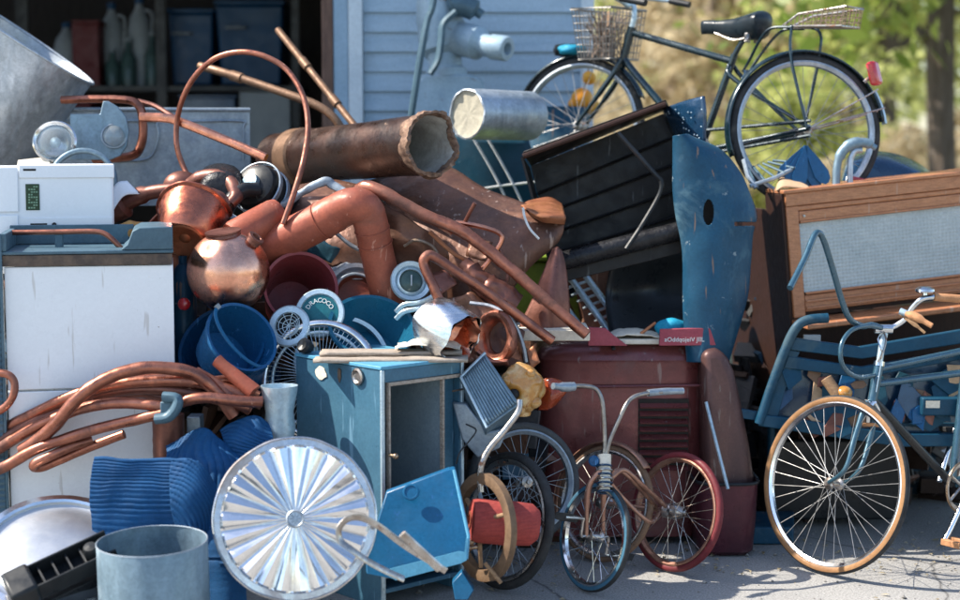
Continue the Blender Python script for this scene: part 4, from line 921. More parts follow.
solo('black_rod', MB().tube(cr(Wp([(618, 133, 6.36), (638, 155, 6.34), (656, 175, 6.33), (661, 181, 6.33), (661, 190, 6.33), (655, 203, 6.33), (640, 228, 6.32), (626, 249, 6.31)]), 5), m(2.4, 6.3), 8), M['black_plastic'], 'thin black rod bent at an elbow hanging across the black tray', 'rod')

# ---- blue fender panel
Lf = [(674, 136), (674, 160), (674, 190), (677, 216), (682, 240), (684, 262), (684, 300), (685, 325), (688, 362)]
Rt = [(690, 136.5), (720, 150), (739, 172), (750, 196), (756, 216), (752, 235), (750, 262), (746, 300), (728, 362)]
rows = []
NJ, NI = 130, 90
Lc = cr([W(x, y_, 6.28) for x, y_ in Lf], 30); Rc = cr([W(x, y_, 6.36) for x, y_ in Rt], 30)
for i in range(len(Lc)):
    rows.append([Lc[i].lerp(Rc[i], j/NJ)-Fv*.07*math.sin(PI*(j/NJ))**.7+Fv*.004*nz(Lc[i].lerp(Rc[i], j/NJ), 9) for j in range(NJ+1)])
hc = (708.5, 212.5)
def proj(p):
    v = p-CAM; dd = v.dot(Fv); return (480+v.dot(Rv)/dd*FPX, 300-v.dot(Uv)/dd*FPX)
def keep(i, j):
    p = (rows[i][j]+rows[i+1][j+1])/2; x, y_ = proj(p)
    if ((x-hc[0])/5.5)**2+((y_-hc[1])/13)**2 < 1: return False
    if x > 734 and abs(y_-224) < 2.2: return False
    return True
t = T('fender_panel', 'tall curved blue fender panel with a dark oval slot and worn paint', 'fender')
t.part('panel', MB().grid(rows, keep), M['fender_blue'], solid=.009)
t.part('edge_bead', MB().tube(Lc, .006, 8), M['fender_blue'])
t.part('backing', MB().prism(Wp([(694, 190, 6.36), (722, 190, 6.36), (722, 236, 6.36), (694, 236, 6.36)]), Y*.01), M['ink'])
t.done()

# ---- maroon machine
d0 = 6.32; y0 = W(620, 450, d0).y
def wx(px): return W(px, 450, d0).x
def wz(py): return W(620, py, d0).z
t = T('maroon_machine', 'dusty maroon enamelled machine cover with a column of horizontal louvres', 'machine')
prof = [(535, 352), (545, 346), (690, 343), (702, 347), (706, 358)]
b = MB()
oln = [Vector((wx(537), y0, wz(383))), Vector((wx(538), y0, wz(362))), Vector((wx(543), y0, wz(351))), Vector((wx(552), y0, wz(347))), Vector((wx(690), y0, wz(344))), Vector((wx(700), y0, wz(347))), Vector((wx(705), y0, wz(356))), Vector((wx(706), y0, wz(383)))]
b = MB(); rings = []; cx_, hw_, hd2 = (wx(536)+wx(707))/2, (wx(707)-wx(536))/2, .235; ztp = wz(344); rr_ = .075; NS = 72
for k in range(15):
    if k < 7: z_ = .03+(ztp-rr_-.03)*k/6; ins = .012*(1-math.sin(PI*k/6))*.6
    else: a_ = (k-6)/8*PI/2; z_ = ztp-rr_+rr_*math.sin(a_); ins = rr_*(1-math.cos(a_))
    pw = lambda v: math.copysign(abs(v)**(2/6.0), v)
    rings.append([Vector((cx_+(hw_-ins)*pw(math.cos(2*PI*(i_+.5)/NS)), y0+hd2+(hd2-ins)*pw(math.sin(2*PI*(i_+.5)/NS)), z_)) for i_ in range(NS)])
b.v = [p for r in rings for p in r]; b.f = [tuple(range(NS)), tuple(14*NS+k for k in range(NS))]
for i_ in range(14):
    for k in range(NS): b.f.append((i_*NS+k, i_*NS+(k+1) % NS, (i_+1)*NS+(k+1) % NS, (i_+1)*NS+k))
t.part('body', b, M['maroon'])
t.part('trim_strip', MB().tube(cr([Vector((wx(537), y0+.07, wz(386))), Vector((wx(541), y0+.012, wz(386))), Vector((wx(556), y0-.003, wz(386))), Vector((wx(688), y0-.003, wz(384.5))), Vector((wx(702), y0+.012, wz(384.5))), Vector((wx(706), y0+.07, wz(384.5)))], 6), .006, 8), M['maroon'])
t.part('clip', MB().abox(wx(701), y0-.012, wz(388), wx(705), y0+.012, wz(381)), M['chrome'], bevel=.002)
lf = t.part('louvre_panel', MB().abox(wx(638), y0-.006, wz(470), wx(688), y0+.005, wz(398)), M['black'])
for k in range(9):
    zc = wz(402+k*7.9)
    t.part('louvre', MB().prism([Vector((wx(639), y0-.008, zc)), Vector((wx(639), y0-.03, zc-.013)), Vector((wx(639), y0-.027, zc-.018)), Vector((wx(639), y0-.007, zc-.006))], X*(wx(687)-wx(639))), M['maroon'], lf)
t.done()
# red card with lettering and things on top of it
zt = wz(344)
t = T('red_sign', 'flat red topped board with faint white lettering lying on the maroon machine', 'sign')
yb = y0-.03
t.part('board', MB().prism([Vector((wx(600), yb+.03, zt+.004)), Vector((wx(698), yb+.03, zt+.004)), Vector((wx(698), yb+.03, wz(338))), Vector((wx(600), yb+.03, wz(338)))], Y*.26), M['paper'], bevel=.003)
t.part('flap', MB().prism([Vector((wx(587), yb, zt+.002)), Vector((wx(626), yb, zt+.002)), Vector((wx(612), yb, wz(333))), Vector((wx(604), yb, wz(326))), Vector((wx(587), yb, wz(325)))], Y*.02), M['red_board'], bevel=.002)
sl = t.part('strip', MB().prism([Vector((wx(657), yb-.006, zt+.003)), Vector((wx(713), yb-.006, zt+.005)), Vector((wx(707), yb-.001, wz(325.5))), Vector((wx(658), yb-.001, wz(327)))], Y*.02), M['red_board'], bevel=.002)
t.part('lettering', text_mb('aOddqojeiV JIIL', .0245, Vector((wx(662), yb-.0078, wz(339))), X, Z, -Y, .0008), M['letter'], sl)
t.done()
solo('paper_heap', MB().patch([[Vector((wx(px), yb+yy, wz(338)+.004+.03*math.sin(PI*(px-606)/54)*(1-abs(yy-.13)/.16))) for px in (606, 620, 640, 655, 660)] for yy in (.04, .1, .16, .22)], 6, crump(.006, 40)), M['paper'], 'crumpled cream paper on the red topped board', 'paper', solid=.004)
solo('teal_cloth', MB().ball(Vector((wx(672), yb+.09, wz(328))), .055, 32, (1.15, .6, .62), lambda p, dv: p+dv*.018*nz(p, 22)), M['teal_cloth'], 'bright teal cloth bundle on the red topped board', 'cloth')
solo('wood_splinter', MB().seg(Vector((wx(640), yb+.05, wz(333))), Vector((wx(655), yb+.06, wz(322))), .006), M['rust_orange'], 'small brown splinter poking up beside the teal cloth', 'splinter')
# side panel + bin + stick
solo('side_casing', MB().prism(Wp([(702, 351, 6.2), (716, 349, 6.2), (727, 354, 6.2), (735, 372, 6.2), (743, 408, 6.2), (751, 450, 6.2), (757, 492, 6.2), (706, 494, 6.2)]), Y*.3), M['brown_panel'], 'rounded dusty dark brown metal casing standing against the right side of the maroon machine', 'casing', bevel=.034)
t = T('maroon_bin', 'low dark maroon bin on the pavement right of the red wheel', 'bin')
d0 = 6.02; c = gz(727, d0+.15)
b = MB(); h = .29
ring = lambda s, z_: [Vector((c.x+s*.5*math.copysign(abs(math.cos(a))**.5, math.cos(a))*.24, c.y+s*.5*math.copysign(abs(math.sin(a))**.5, math.sin(a))*.3, z_)) for a in [2*PI*(i+.5)/32 for i in range(32)]]
R_ = [ring(.8, .004), ring(.92, .02), ring(1.0, h*.5), ring(1.04, h), ring(.99, h), ring(.95, h*.5), ring(.85, .03)]
vs = [p for r in R_ for p in r]; fs = [tuple(range(32)), tuple(6*32+k for k in range(32))]
for i in range(6):
    for k in range(32): fs.append((i*32+k, i*32+(k+1) % 32, (i+1)*32+(k+1) % 32, (i+1)*32+k))
b.add(vs, fs); t.part('body', b, M['maroon_dark'])
t.part('rim', MB().tube(ring(1.05, h), .007, 8, closed=True), M['black_plastic']); t.done()
solo('white_stick', MB().tube(Wp([(706, 402, 6.18), (718, 450, 6.12), (728, 489, 6.08)]), m(1.8, 6.05), 8), M['pale_tin'], 'thin white stick leaning against the maroon machine corner', 'stick')

# loose scrap in the middle
G = 'scrap offcuts in the middle of the pile'
solo('metal_block', MB().prism(Wp([(366, 192, 6.12), (376, 186, 6.12), (386, 192, 6.1), (385, 206, 6.1), (374, 214, 6.1), (366, 206, 6.12)]), Y*.05), M['black_plastic'], 'small black angular block behind the elbow pipe bend', 'block', G, bevel=.004)
for pts, r_, mt_, lab in (
    ([(398, 203, 6.02), (424, 216, 6.0), (452, 234, 5.99)], 2.6, 'copper', 'thin bright copper strip alongside the top of the longest copper pipe'),
    ([(430, 232, 6.02), (452, 252, 6.0), (470, 262, 6.0)], 2.2, 'rust_orange', 'thin orange rusted strip under the middle of the longest copper pipe'),
    ([(404, 246, 6.03), (416, 240, 6.02), (432, 246, 6.02), (440, 258, 6.02)], 1.6, 'wire', 'curled rusty wire in front of the mottled brown sheet'),
    ([(500, 250, 6.0), (508, 270, 6.0), (505, 292, 6.0)], 2.0, 'copper_brown', 'short dark rod hanging beside the large rusted sheet edge'),
    ([(335, 232, 6.15), (352, 246, 6.14), (372, 254, 6.14)], 2.2, 'galv_dull', 'short grey rod in the shade under the elbow pipe'),
    ([(478, 352, 5.8), (492, 362, 5.78), (508, 362, 5.77)], 3.0, 'copper_tube', 'short copper stub under the flattened copper ring')):
    solo('scrap_strip', MB().tube(cr(Wp(pts), 6), m(r_, 6), 8, flat=(Y, 1.6), wob=.25), M[mt_], lab, 'scrap strip', G)
for pts, mt_, lab in (
    ([(470, 236, 6.05), (492, 243, 6.02), (488, 262, 6.0), (466, 256, 6.04)], 'rust_sheet', 'small square rusted plate framed by the copper wire bracket'),
    ([(424, 276, 6.0), (446, 268, 6.02), (458, 284, 5.98), (438, 296, 5.96)], 'copper_brown', 'small folded brown plate right of the round chrome lamp'),
    ([(524, 352, 5.92), (534, 346, 5.92), (540, 362, 5.9), (530, 372, 5.9)], 'rust_orange', 'orange rusted flake just above the ceramic ornament'),
    ([(316, 236, 6.2), (340, 250, 6.18), (330, 262, 6.18), (306, 254, 6.2)], 'navy_mat', 'dark blue plate in the shade between maroon bucket and elbow pipe')):
    solo('metal_plate', MB().patch([Wp([pts[0], pts[1]]), Wp([pts[3], pts[2]])], 6, crump(.01, 25, 3)), M[mt_], lab, 'plate', G, solid=.004)
# ================================================================== FRONT LEFT
# copper hoses
HG = 'copper hoses bundled across the white cabinet'
def hose(pts, r, lab, mt='copper_tube', k=7, extra=None):
    solo('copper_hose', MB().tube(cr(Wp(pts), k), m(r*.87, 5.5), 14, wob=.09), M[mt], lab, 'hose', HG)
hose([(-16, 440, 5.62), (20, 421, 5.58), (70, 397, 5.52), (105, 387, 5.5), (140, 382, 5.48), (185, 381, 5.48), (222, 388, 5.5), (262, 404, 5.52)], 7, 'copper hose on top of the bundle rising gently from the left edge to the cup')
hose([(22, 450, 5.5), (38, 440, 5.47), (56, 424, 5.44), (74, 402, 5.42), (98, 383, 5.42), (132, 370, 5.43), (165, 368, 5.44), (196, 375, 5.46), (218, 394, 5.48), (234, 416, 5.5)], 7.5, 'copper hose arching highest over the bundle with a cut lower end')
hose([(-16, 450, 5.6), (30, 424, 5.56), (70, 407, 5.54), (107, 393, 5.52), (150, 389, 5.5), (190, 393, 5.5), (250, 408, 5.5)], 6.5, 'copper hose running just under the highest arch', 'copper_brown')
hose([(-16, 476, 5.5), (10, 464, 5.48), (37, 449, 5.46), (93, 430, 5.44), (135, 420, 5.42), (166, 413, 5.41)], 6.5, 'lowest long copper hose ending in the blue grey clamp')
hose([(-16, 458, 5.56), (20, 436, 5.52), (52, 420, 5.48), (84, 408, 5.46), (120, 403, 5.44), (150, 405, 5.42), (170, 408, 5.42)], 6.5, 'copper hose curving over into the top of the blue grey clamp')
hose([(92, 440, 5.5), (70, 447, 5.47), (50, 456, 5.45), (36, 463, 5.45), (34, 467, 5.47), (42, 467, 5.49), (62, 459, 5.5), (90, 447, 5.51), (124, 434, 5.5)], 5.5, 'copper hose bent back on itself in a tight hairpin below the bundle')
hose([(178, 403, 5.44), (192, 399, 5.43), (212, 398, 5.43), (240, 401, 5.44), (262, 402, 5.46)], 6.5, 'short copper hose end beside the clamp with a darker open tip')
hose([(196, 372, 5.52), (220, 386, 5.5), (236, 402, 5.5), (250, 410, 5.52)], 6.5, 'copper hose piece crossing under the bundle near the orange tube', 'copper_brown')
hose([(170, 386, 5.53), (200, 384, 5.52), (228, 380, 5.55), (246, 390, 5.56), (258, 396, 5.57)], 6, 'thin copper hose behind the bundle near the grey cup', 'copper_tube')
hose([(-14, 417, 5.5), (4, 408, 5.48), (13, 396, 5.47), (14, 382, 5.47), (6, 374, 5.47), (-14, 372, 5.48)], 4.5, 'copper hose loop at the left edge beside the ribbed guard')
hose([(-16, 446, 5.66), (24, 428, 5.62), (64, 412, 5.58), (96, 400, 5.55), (136, 393, 5.53), (176, 400, 5.52)], 5.5, 'thin copper hose low in the bundle at the back, half hidden', 'copper_brown')
hose([(96, 396, 5.56), (128, 378, 5.54), (164, 376, 5.52), (204, 380, 5.52), (236, 394, 5.53)], 5.5, 'thin copper hose following just inside the highest arch')
t = T('hose_clamp', 'blue grey moulded clamp holding two copper hose ends', 'clamp')
t.part('collar', MB().tube(cr(Wp([(156, 419, 5.38), (168, 417, 5.375), (176, 408, 5.375), (177, 399, 5.38), (164, 397, 5.39)]), 5), m(5.5, 5.4), 12, flat=(Y, 1.3)), M['slate'])
t.part('web', MB().prism(Wp([(160, 402, 5.39), (175, 402, 5.39), (173, 414, 5.39), (160, 416, 5.39)]), Y*.03), M['slate'], bevel=.004)
t.done()
a_, b_ = W(216, 360, 5.52), W(254, 392, 5.5); ax = (b_-a_).normalized(); L_ = (b_-a_).length; r = m(1, 5.5)
solo('orange_tube', MB().lathe(a_, ax, [(r*4.4, .004), (r*4.6, 0), (r*6.5, .002), (r*6.3, .03), (r*7.2, .08), (r*8.5, L_), (.001, L_)], 28, dentj(.003, 40)), M['clay'], 'short orange red tube with an open upper end poking from the hoses', 'tube')
solo('grey_cup', MB().lathe(W(280, 440, 5.55), Z, [(.001, 0), (m(13, 5.5), 0), (m(16, 5.5), .04), (m(14, 5.5), .10), (m(18, 5.5), .17), (m(18.5, 5.5), .19), (m(17.8, 5.5), .19), (m(13.5, 5.5), .10), (.001, .06)], 40, dentj(.005, 14)), M['pale_tin'], 'cloudy grey metal cup wedged between the hoses and the blue steel box', 'cup')
solo('rusted_can', MB().lathe(W(169, 462, 5.62), Z, [(.001, 0), (m(16, 5.6), 0), (m(15.5, 5.6), .02), (m(16, 5.6), .04), (m(15.5, 5.6), .06), (m(16, 5.6), .08), (m(15.5, 5.6), .10), (m(16, 5.6), .17), (.001, .17)], 32), M['copper_brown'], 'ribbed dark red can below the hose clamp', 'can')
solo('grey_block', MB().pbox(187, 417, 200, 447, 5.58, 5.66), M['galv_dull'], 'small grey block right of the ribbed dark red can', 'block', bevel=.003)
# blue ribbed fabric
def ribbed(rows, nr, amp, k, fn=None, along=0):
    R1 = [cr(r, k) for r in rows]
    cols = [cr([R1[i][j] for i in range(len(R1))], k) for j in range(len(R1[0]))]
    g = [[cols[j][i] for j in range(len(cols))] for i in range(len(cols[0]))]
    H, Wd = len(g), len(g[0])
    out = []
    for i, r in enumerate(g):
        o = []
        for j, p in enumerate(r):
            u, v = i/(H-1), j/(Wd-1)
            ph = fn(u, v) if fn else (u if along == 0 else v)
            o.append(p-Fv*amp*1.25*(abs(math.sin(PI*nr*ph))**.6)+Vector((nz(p, 9), nz(p, 9, 3), nz(p, 9, 6)))*.009+Vector((nz(p, 30), 0, nz(p, 30, 4)))*.002)
        out.append(o)
    return MB().grid(out)
FG = 'blue ribbed mats heaped behind the steel can'
solo('ribbed_mat', ribbed([Wp([(93, 458, 5.31), (104, 457, 5.305), (140, 458, 5.3), (180, 459, 5.295), (198, 461, 5.29)]), Wp([(91, 490, 5.3), (104, 490, 5.295), (140, 490, 5.29), (185, 491, 5.285), (206, 492, 5.28)]), Wp([(93, 540, 5.3), (104, 541, 5.295), (140, 541, 5.29), (185, 541, 5.285), (212, 541, 5.28)])], 19, .0045, 30), M['fabric_blue'], 'blue ribbed mat with level ribs behind the open steel can', 'mat', FG, solid=.004)
solo('ribbed_mat', ribbed([Wp([(172, 459, 5.285), (190, 458, 5.28), (206, 468, 5.28), (216, 485, 5.3)]), Wp([(170, 490, 5.27), (190, 492, 5.255), (206, 496, 5.26), (217, 505, 5.28)]), Wp([(178, 540, 5.27), (192, 538, 5.26), (206, 535, 5.27), (215, 532, 5.28)])], 12, .004, 24, lambda u, v: math.hypot(v*.9+.15, (u-1.0)*1.2)), M['fabric_blue'], 'folded blue ribbed mat corner with arched curling ribs', 'mat', FG, solid=.004)
solo('ribbed_mat', ribbed([Wp([(165, 446, 5.5), (180, 440, 5.48), (204, 428, 5.46), (222, 440, 5.46), (244, 450, 5.48)]), Wp([(170, 470, 5.42), (190, 468, 5.4), (210, 466, 5.38), (230, 470, 5.38), (250, 475, 5.4)]), Wp([(190, 520, 5.38), (205, 520, 5.34), (220, 520, 5.33), (236, 520, 5.34), (255, 520, 5.36)])], 14, .006, 22, lambda u, v: v*.9+u*.5+.12*math.sin(5*u+2*v)), M['fabric_blue'], 'peaked blue ribbed mat rising behind the arched fold', 'mat', FG, solid=.004)
solo('ribbed_mat', ribbed([Wp([(220, 430, 5.52), (236, 420, 5.5), (258, 415, 5.5), (272, 424, 5.52)]), Wp([(224, 440, 5.47), (240, 438, 5.45), (258, 436, 5.45), (275, 440, 5.47)]), Wp([(230, 458, 5.47), (245, 456, 5.44), (260, 452, 5.44), (278, 452, 5.46)])], 9, .005, 22, lambda u, v: u*.9-v*.4+.1*math.sin(6*v)), M['fabric_blue'], 'small bunched blue ribbed mat just above the fluted disc', 'mat', FG, solid=.004)
solo('ribbed_mat', ribbed([Wp([(205, 500, 5.3), (225, 500, 5.28), (245, 500, 5.3)]), Wp([(204, 560, 5.26), (224, 560, 5.24), (246, 560, 5.26)]), Wp([(203, 640, 5.24), (224, 640, 5.22), (248, 640, 5.24)])], 26, .004, 24), M['fabric_blue'], 'blue ribbed mat hanging down between the steel can and the fluted disc', 'mat', FG, solid=.004)
# pan
d = 5.2; c = W(57, 552, d); n = NR(57, 552, .0, .66, .72); r = m(1, d)
t = T('pan_lid', 'large shallow brushed aluminium pan with a wide pale rolled rim, bottom left', 'pan')
t.part('dish', MB().lathe(c, n, [(.001, .012), (r*20, .011), (r*40, .006), (r*58, -.004), (r*67, -.012), (r*70, -.009), (r*71, .0)], 90), M['pan'])
t.part('rim', MB().lathe(c, n, [(r*70.5, .001), (r*73, .007), (r*80, .004), (r*82, -.006), (r*80, -.014), (r*72, -.01), (r*70.5, .001)], 90, dentj(.002, 30)), M['alu'])
t.done()
# black trough in front
d = 4.98
t = T('black_tray_bracket', 'black plastic channel with a knob lying across the aluminium pan', 'channel')
A, B_ = W(14, 592, d), W(112, 546, d+.12); ax = (B_-A).normalized(); up = (Uv*.75-Fv*.3+Rv*.3); up = (up-ax*up.dot(ax)).normalized(); sd_ = ax.cross(up)
L_ = (B_-A).length
t.part('channel', MB().box((A+B_)/2-up*.025, ax*L_/2, up*.004, sd_*.05).box((A+B_)/2-sd_*.05, ax*L_/2, up*.03, sd_*.004).box((A+B_)/2+sd_*.05, ax*L_/2, up*.03, sd_*.004), M['black_plastic'], bevel=.003)
for k in range(6):
    t.part('rib', MB().box(A+ax*L_*(.15+.14*k)-up*.005, ax*.003, up*.018, sd_*.045), M['black_plastic'])
t.part('end_block', MB().box(A+ax*.025+up*.004, ax*.045, up*.036, sd_*.062), M['black_plastic'], bevel=.012)
t.part('knob', MB().lathe(A+ax*L_*.8-sd_*0+up*.01, up, [(.026, -.02), (.026, .02), (.02, .03), (.001, .032)], 24), M['black_plastic'])
t.part('lower_bar', MB().box((A+B_)/2-up*.09, ax*L_/2, up*.018, sd_*.03), M['black_plastic'], bevel=.004)
t.done()
# steel can
d = 5.0; c = W(152, 541, d); n = NR(152, 541, -.02, .95, .28); r = m(55, d)
t = T('steel_can', 'open blue grey galvanized steel can without lid in front of the ribbed mats', 'can')
t.part('wall', MB().lathe(c, n, [(.001, -.42), (r, -.42), (r, -.002), (r-.001, 0), (r-.003, -.002), (r-.003, -.41), (.001, -.41)], 80, dentj(.002, 12)), M['galv_blue'])
t.part('rim', MB().torus(c, n, r-.0015, .0025, 80, 8), M['galv_dull'])
t.done()
# fluted disc
d = 5.12; c = W(295, 519, d); n = N(.12, .16, .98); R = m(82, d); u, w_, _ = basis(n)
t = T('fluted_disc', 'large bright aluminium disc with radiating flutes and a small round boss', 'disc')
rows = []; NF = 23; SEG = NF*8
wr_ = random.Random(8); wj = [wr_.uniform(-1, 1) for _ in range(NF*2)]
for q in [.07, .12, .22, .34, .46, .58, .7, .8, .87, .91]:
    row = []
    for j in range(SEG+1):
        a = 2*PI*j/SEG; ph = (a*NF/(2*PI)) % 1
        tri = (1-abs(2*ph-1))
        kq = int(ph*2)+2*int(a*NF/(2*PI)+1e-6); tri = tri+.10*math.sin(PI*((ph*2) % 1))*(1+.8*wj[kq % (NF*2)])
        hgt = (.022*tri*(.15+.85*q) if q < .88 else .004)+.016*(1-q*q)+.0035*nz((math.cos(a)*q*2, math.sin(a)*q*2, 0), 2)
        row.append(c+(u*math.cos(a)+w_*math.sin(a))*R*q+n*hgt)
    rows.append(row)
t.part('flutes', MB().grid(rows), M['alu'], ang=14)
t.part('rim', MB().lathe(c, n, [(R*.885, .005), (R*.9, .009), (R*.97, .008), (R*.985, .014), (R, .012), (R*1.005, 0), (R*.99, -.012), (R*.98, -.006), (R*.885, .002)], 110, dentj(.003, 16)), M['rim_alu'])
bs = t.part('boss', MB().lathe(c+n*.03, n, [(R*.11, -.01), (R*.11, .012), (R*.095, .017), (R*.08, .012), (.001, .012)], 40), M['galv'])
b = MB()
for k in range(8):
    a = 2*PI*k/8; b.seg(c+n*.043+(u*math.cos(a)+w_*math.sin(a))*R*.02, c+n*.043+(u*math.cos(a)+w_*math.sin(a))*R*.065, .002, seg=6)
t.part('spider', b, M['galv_dull'], bs)
t.done()
# brass straps
d = 5.03
solo('brass_strap', MB().tube(cr(Wp([(446, 571, 5.12), (428, 560, 5.1), (404, 545, 5.08), (380, 527, 5.06), (362, 518, 5.03), (348, 519, 5.01), (339, 529, 5.0), (341, 541, 5.0), (352, 550, 5.0), (366, 560, 5.02), (384, 570, 5.05), (404, 579, 5.08)]), 7), m(3.6, d), 10, flat=(Y, .35)), M['chrome_old'], 'bent brass strap looped over the right edge of the fluted disc', 'strap')
solo('brass_channel', MB().tube(cr(Wp([(402, 534, 5.0), (416, 547, 5.03), (440, 569, 5.08)]), 6), m(4.6, d), 8, flat=(Y, .5)), M['chrome_old'], 'short tarnished channel piece lying along the brass strap', 'channel')

# ---- blue steel box
zt = 1.6-(368-140)/1600*5.35
N0 = gz(380, 5.35); L0 = gz(295, 5.70); R0 = gz(463, 5.60)
eL = (L0-N0); eR = (R0-N0); ul, ur = eL.normalized(), eR.normalized(); wl, wr = eL.length, eR.length
def bp(a, b, z): return N0+ul*a+ur*b+Z*z
def obox(mb, a0, b0, z0, a1, b1, z1):
    return mb.box(bp((a0+a1)/2, (b0+b1)/2, (z0+z1)/2), ul*(a1-a0)/2, ur*(b1-b0)/2, Z*(z1-z0)/2)
t = T('blue_steel_box', 'open blue steel cabinet box standing on end with pale trimmed opening', 'cabinet')
th = .012
t.part('side_panel', obox(MB(), .006, .004, 0, wl-.002, .004+th, zt-th-.002), M['blue_paint'], bevel=.002)
t.part('side_panel', obox(MB(), .006, wr-th-.004, 0, wl-.002, wr-.004, zt-th-.002), M['blue_paint'])
t.part('back_panel', obox(MB(), wl-.002, .004, 0, wl+.008, wr-.004, zt-th-.002), M['blue_paint'])
t.part('top_panel', obox(MB(), 0, 0, zt-th, wl+.01, wr, zt), M['azure_edge_sunlit_top'], bevel=.002)  # top paler than the sides: sunlight put into its colour
t.part('back_liner', obox(MB(), wl-.014, .018, .08, wl-.004, wr-.02, zt-.03), M['liner'])
t.part('bottom_panel', obox(MB(), .006, .004+th, .05, wl-.003, wr-th-.004, .065), M['blue_paint'])
zs = zt-.055
t.part('lintel', obox(MB(), .001, .018, zs, .02, wr-.018, zt-th-.001), M['blue_paint'])
t.part('corner_trim', obox(MB(), -.003, .0, 0, .007, .014, zt-th-.001), M['pale_tin'], bevel=.002)
t.part('corner_trim', obox(MB(), -.003, wr-.01, 0, .007, wr+.002, zt-th-.001), M['pale_tin'], bevel=.002)
# inner pale frame and dark liner
b0, b1 = .030, wr-.10
fr = t.part('inner_frame', obox(obox(obox(MB(), -.006, b0, zs-.014, .012, b1+.085, zs-.002), -.006, b0, .16, .012, b0+.007, zs-.0145), -.006, b1, .16, .012, b1+.008, zs-.0145), M['wood_grey'], bevel=.001)
t.part('liner', obox(obox(MB(), .02, b0+.01, .1, wl-.02, b0+.016, zs-.02), .02, b1+.0085, .1, wl-.02, b1+.014, zs-.02), M['liner'])
t.part('liner', obox(MB(), .03, b1+.015, .1, .04, wr-.02, zs-.02), M['blue_paint'])
t.part('shelf', obox(MB(), .01, .018, .20, wl-.02, wr-.02, .212), M['slate'])
t.part('shelf', obox(MB(), .01, .018, .10, wl-.02, wr-.02, .112), M['galv_dull'])
b = MB(); q = bp(-.012, .024, W(384, 460, 5.35).z); b.seg(q, q-ul*.03, .006).ball(q-ul*.034, .011, 14)
t.part('latch', b, M['brass'])
q = bp(-.004, wr-.004, W(440, 396, 5.5).z); t.part('hinge', MB().seg(q, q-ur*.05-Z*.002, .0035, seg=6), M['rail'])
for px, py, sx_, sy_, mt_ in ((320, 375, .036, .024, 'paper'), (339, 377, .010, .026, 'rail')):
    k = (380-px)/85.0; zz = W(px, py, 5.35+.35*k).z
    q = bp(wl*k, -.002+.004, zz); rnd = random.Random(px)
    pts = [q+ul*sx_*math.cos(a)*rnd.uniform(.7, 1.15)+Z*sy_*math.sin(a)*rnd.uniform(.75, 1.1) for a in [2*PI*i/14 for i in range(14)]]
    t.part('sticker', MB().prism(pts, -ur*.002), M[mt_], label='peeling pale sticker patch')
k = (380-358)/85.0; q = bp(wl*k, 0, W(358, 379, 5.44).z)
t.part('vent_fitting', MB().lathe(q, -ur, [(.03, 0), (.03, .006), (.022, .009), (.016, .004), (.001, .004)], 24), M['chrome_old'])
t.done()
# things on the box top
def topz(px, py): return None
G = 'weathered boards on top of the blue box'
zb = zt+.001
for i, (o0, o1, h0, lab) in enumerate(((.02, .14, 0, 'lower weathered board lying on the blue box, right end sticking out'), (.06, .2, .014, 'upper weathered board lying on the blue box'))):
    p = N0+ul*(wl*.25+.10*i); e = (X+Y*.10).normalized(); f_ = Y
    a0 = Vector((tx(316+4*i, 5.62), 5.47+.08*i, zb+h0)); a1 = Vector((tx(468-6*i, 5.62), 5.50+.08*i, zb+h0))
    ex = (a1-a0); b = MB()
    rows = [[a0+ex*u+Y*v*.1+Z*(.004*nz(a0+ex*u+Y*v, 12, i)) for u in [j/16 for j in range(17)]] for v in (0, .35, .7, 1)]
    b.grid(rows); solo('weathered_board', b, M['wood_grey'], lab, 'board', G, solid=.012)
solo('paper_scrap', MB().patch([[Vector((tx(px, 5.6), 5.56+yy, zb+.034+.028*math.sin(PI*(px-395)/65)*math.sin(PI*(yy+.03)/.2)+.01*nz((px*.05, yy*20, 0), 2))) for px in (395, 412, 430, 448, 460)] for yy in (.0, .05, .1, .14)], 6, crump(.008, 45)), M['paper'], 'crumpled cream paper scrap on the weathered boards', 'paper', solid=.002)
# azure leaning panel / bin
t = T('plastic_board', 'bright azure plastic panel with clipped corner leaning inside the blue box opening', 'panel')
pl = [(366, 560, 5.27), (386, 492, 5.33), (448, 469, 5.36), (455, 468, 5.36), (470, 536, 5.28), (468, 560, 5.26), (462, 563, 5.25), (396, 580, 5.22), (366, 574, 5.23)]
t.part('board', MB().prism(Wp(pl), Y*.035), M['azure_plastic'], bevel=.005)
off = -Fv*.004
t.part('rim', MB().tube(Wp([(454, 470, 5.355), (468.5, 536, 5.275), (466.5, 559, 5.252)]), .006, 8), M['azure_edge_sunlit_top'])
t.part('lower_band', MB().prism([q-Fv*.007 for q in Wp([(380, 571, 5.222), (459, 551, 5.252), (464.5, 552, 5.254), (466, 538, 5.27), (468.5, 538, 5.272), (466.5, 560, 5.252), (461, 563, 5.246), (396, 580, 5.216)])], Y*.003), M['azure_edge_sunlit_top'])
dq = W(411, 492, 5.3); nn_ = (Wp(pl)[1]-Wp(pl)[0]).cross(Wp(pl)[4]-Wp(pl)[0]).normalized(); nn_ = nn_ if nn_.dot(Fv) < 0 else -nn_
t.part('thumb_recess', MB().lathe(W(411, 492, 5.303), nn_, [(m(8.5, 5.3), 0), (m(8, 5.3), .004), (m(6.5, 5.3), .005), (m(6, 5.3), .002), (.001, .002)], 28), M['azure_plastic'])
t.done()
solo('blue_wedge', MB().prism(Wp([(452, 583, 5.4), (462, 572, 5.4), (474, 590, 5.38), (468, 600, 5.38), (455, 600, 5.38)]), Y*.05), M['azure_plastic'], 'small azure plastic wedge on the pavement at the foot of the blue box', 'wedge', bevel=.003)

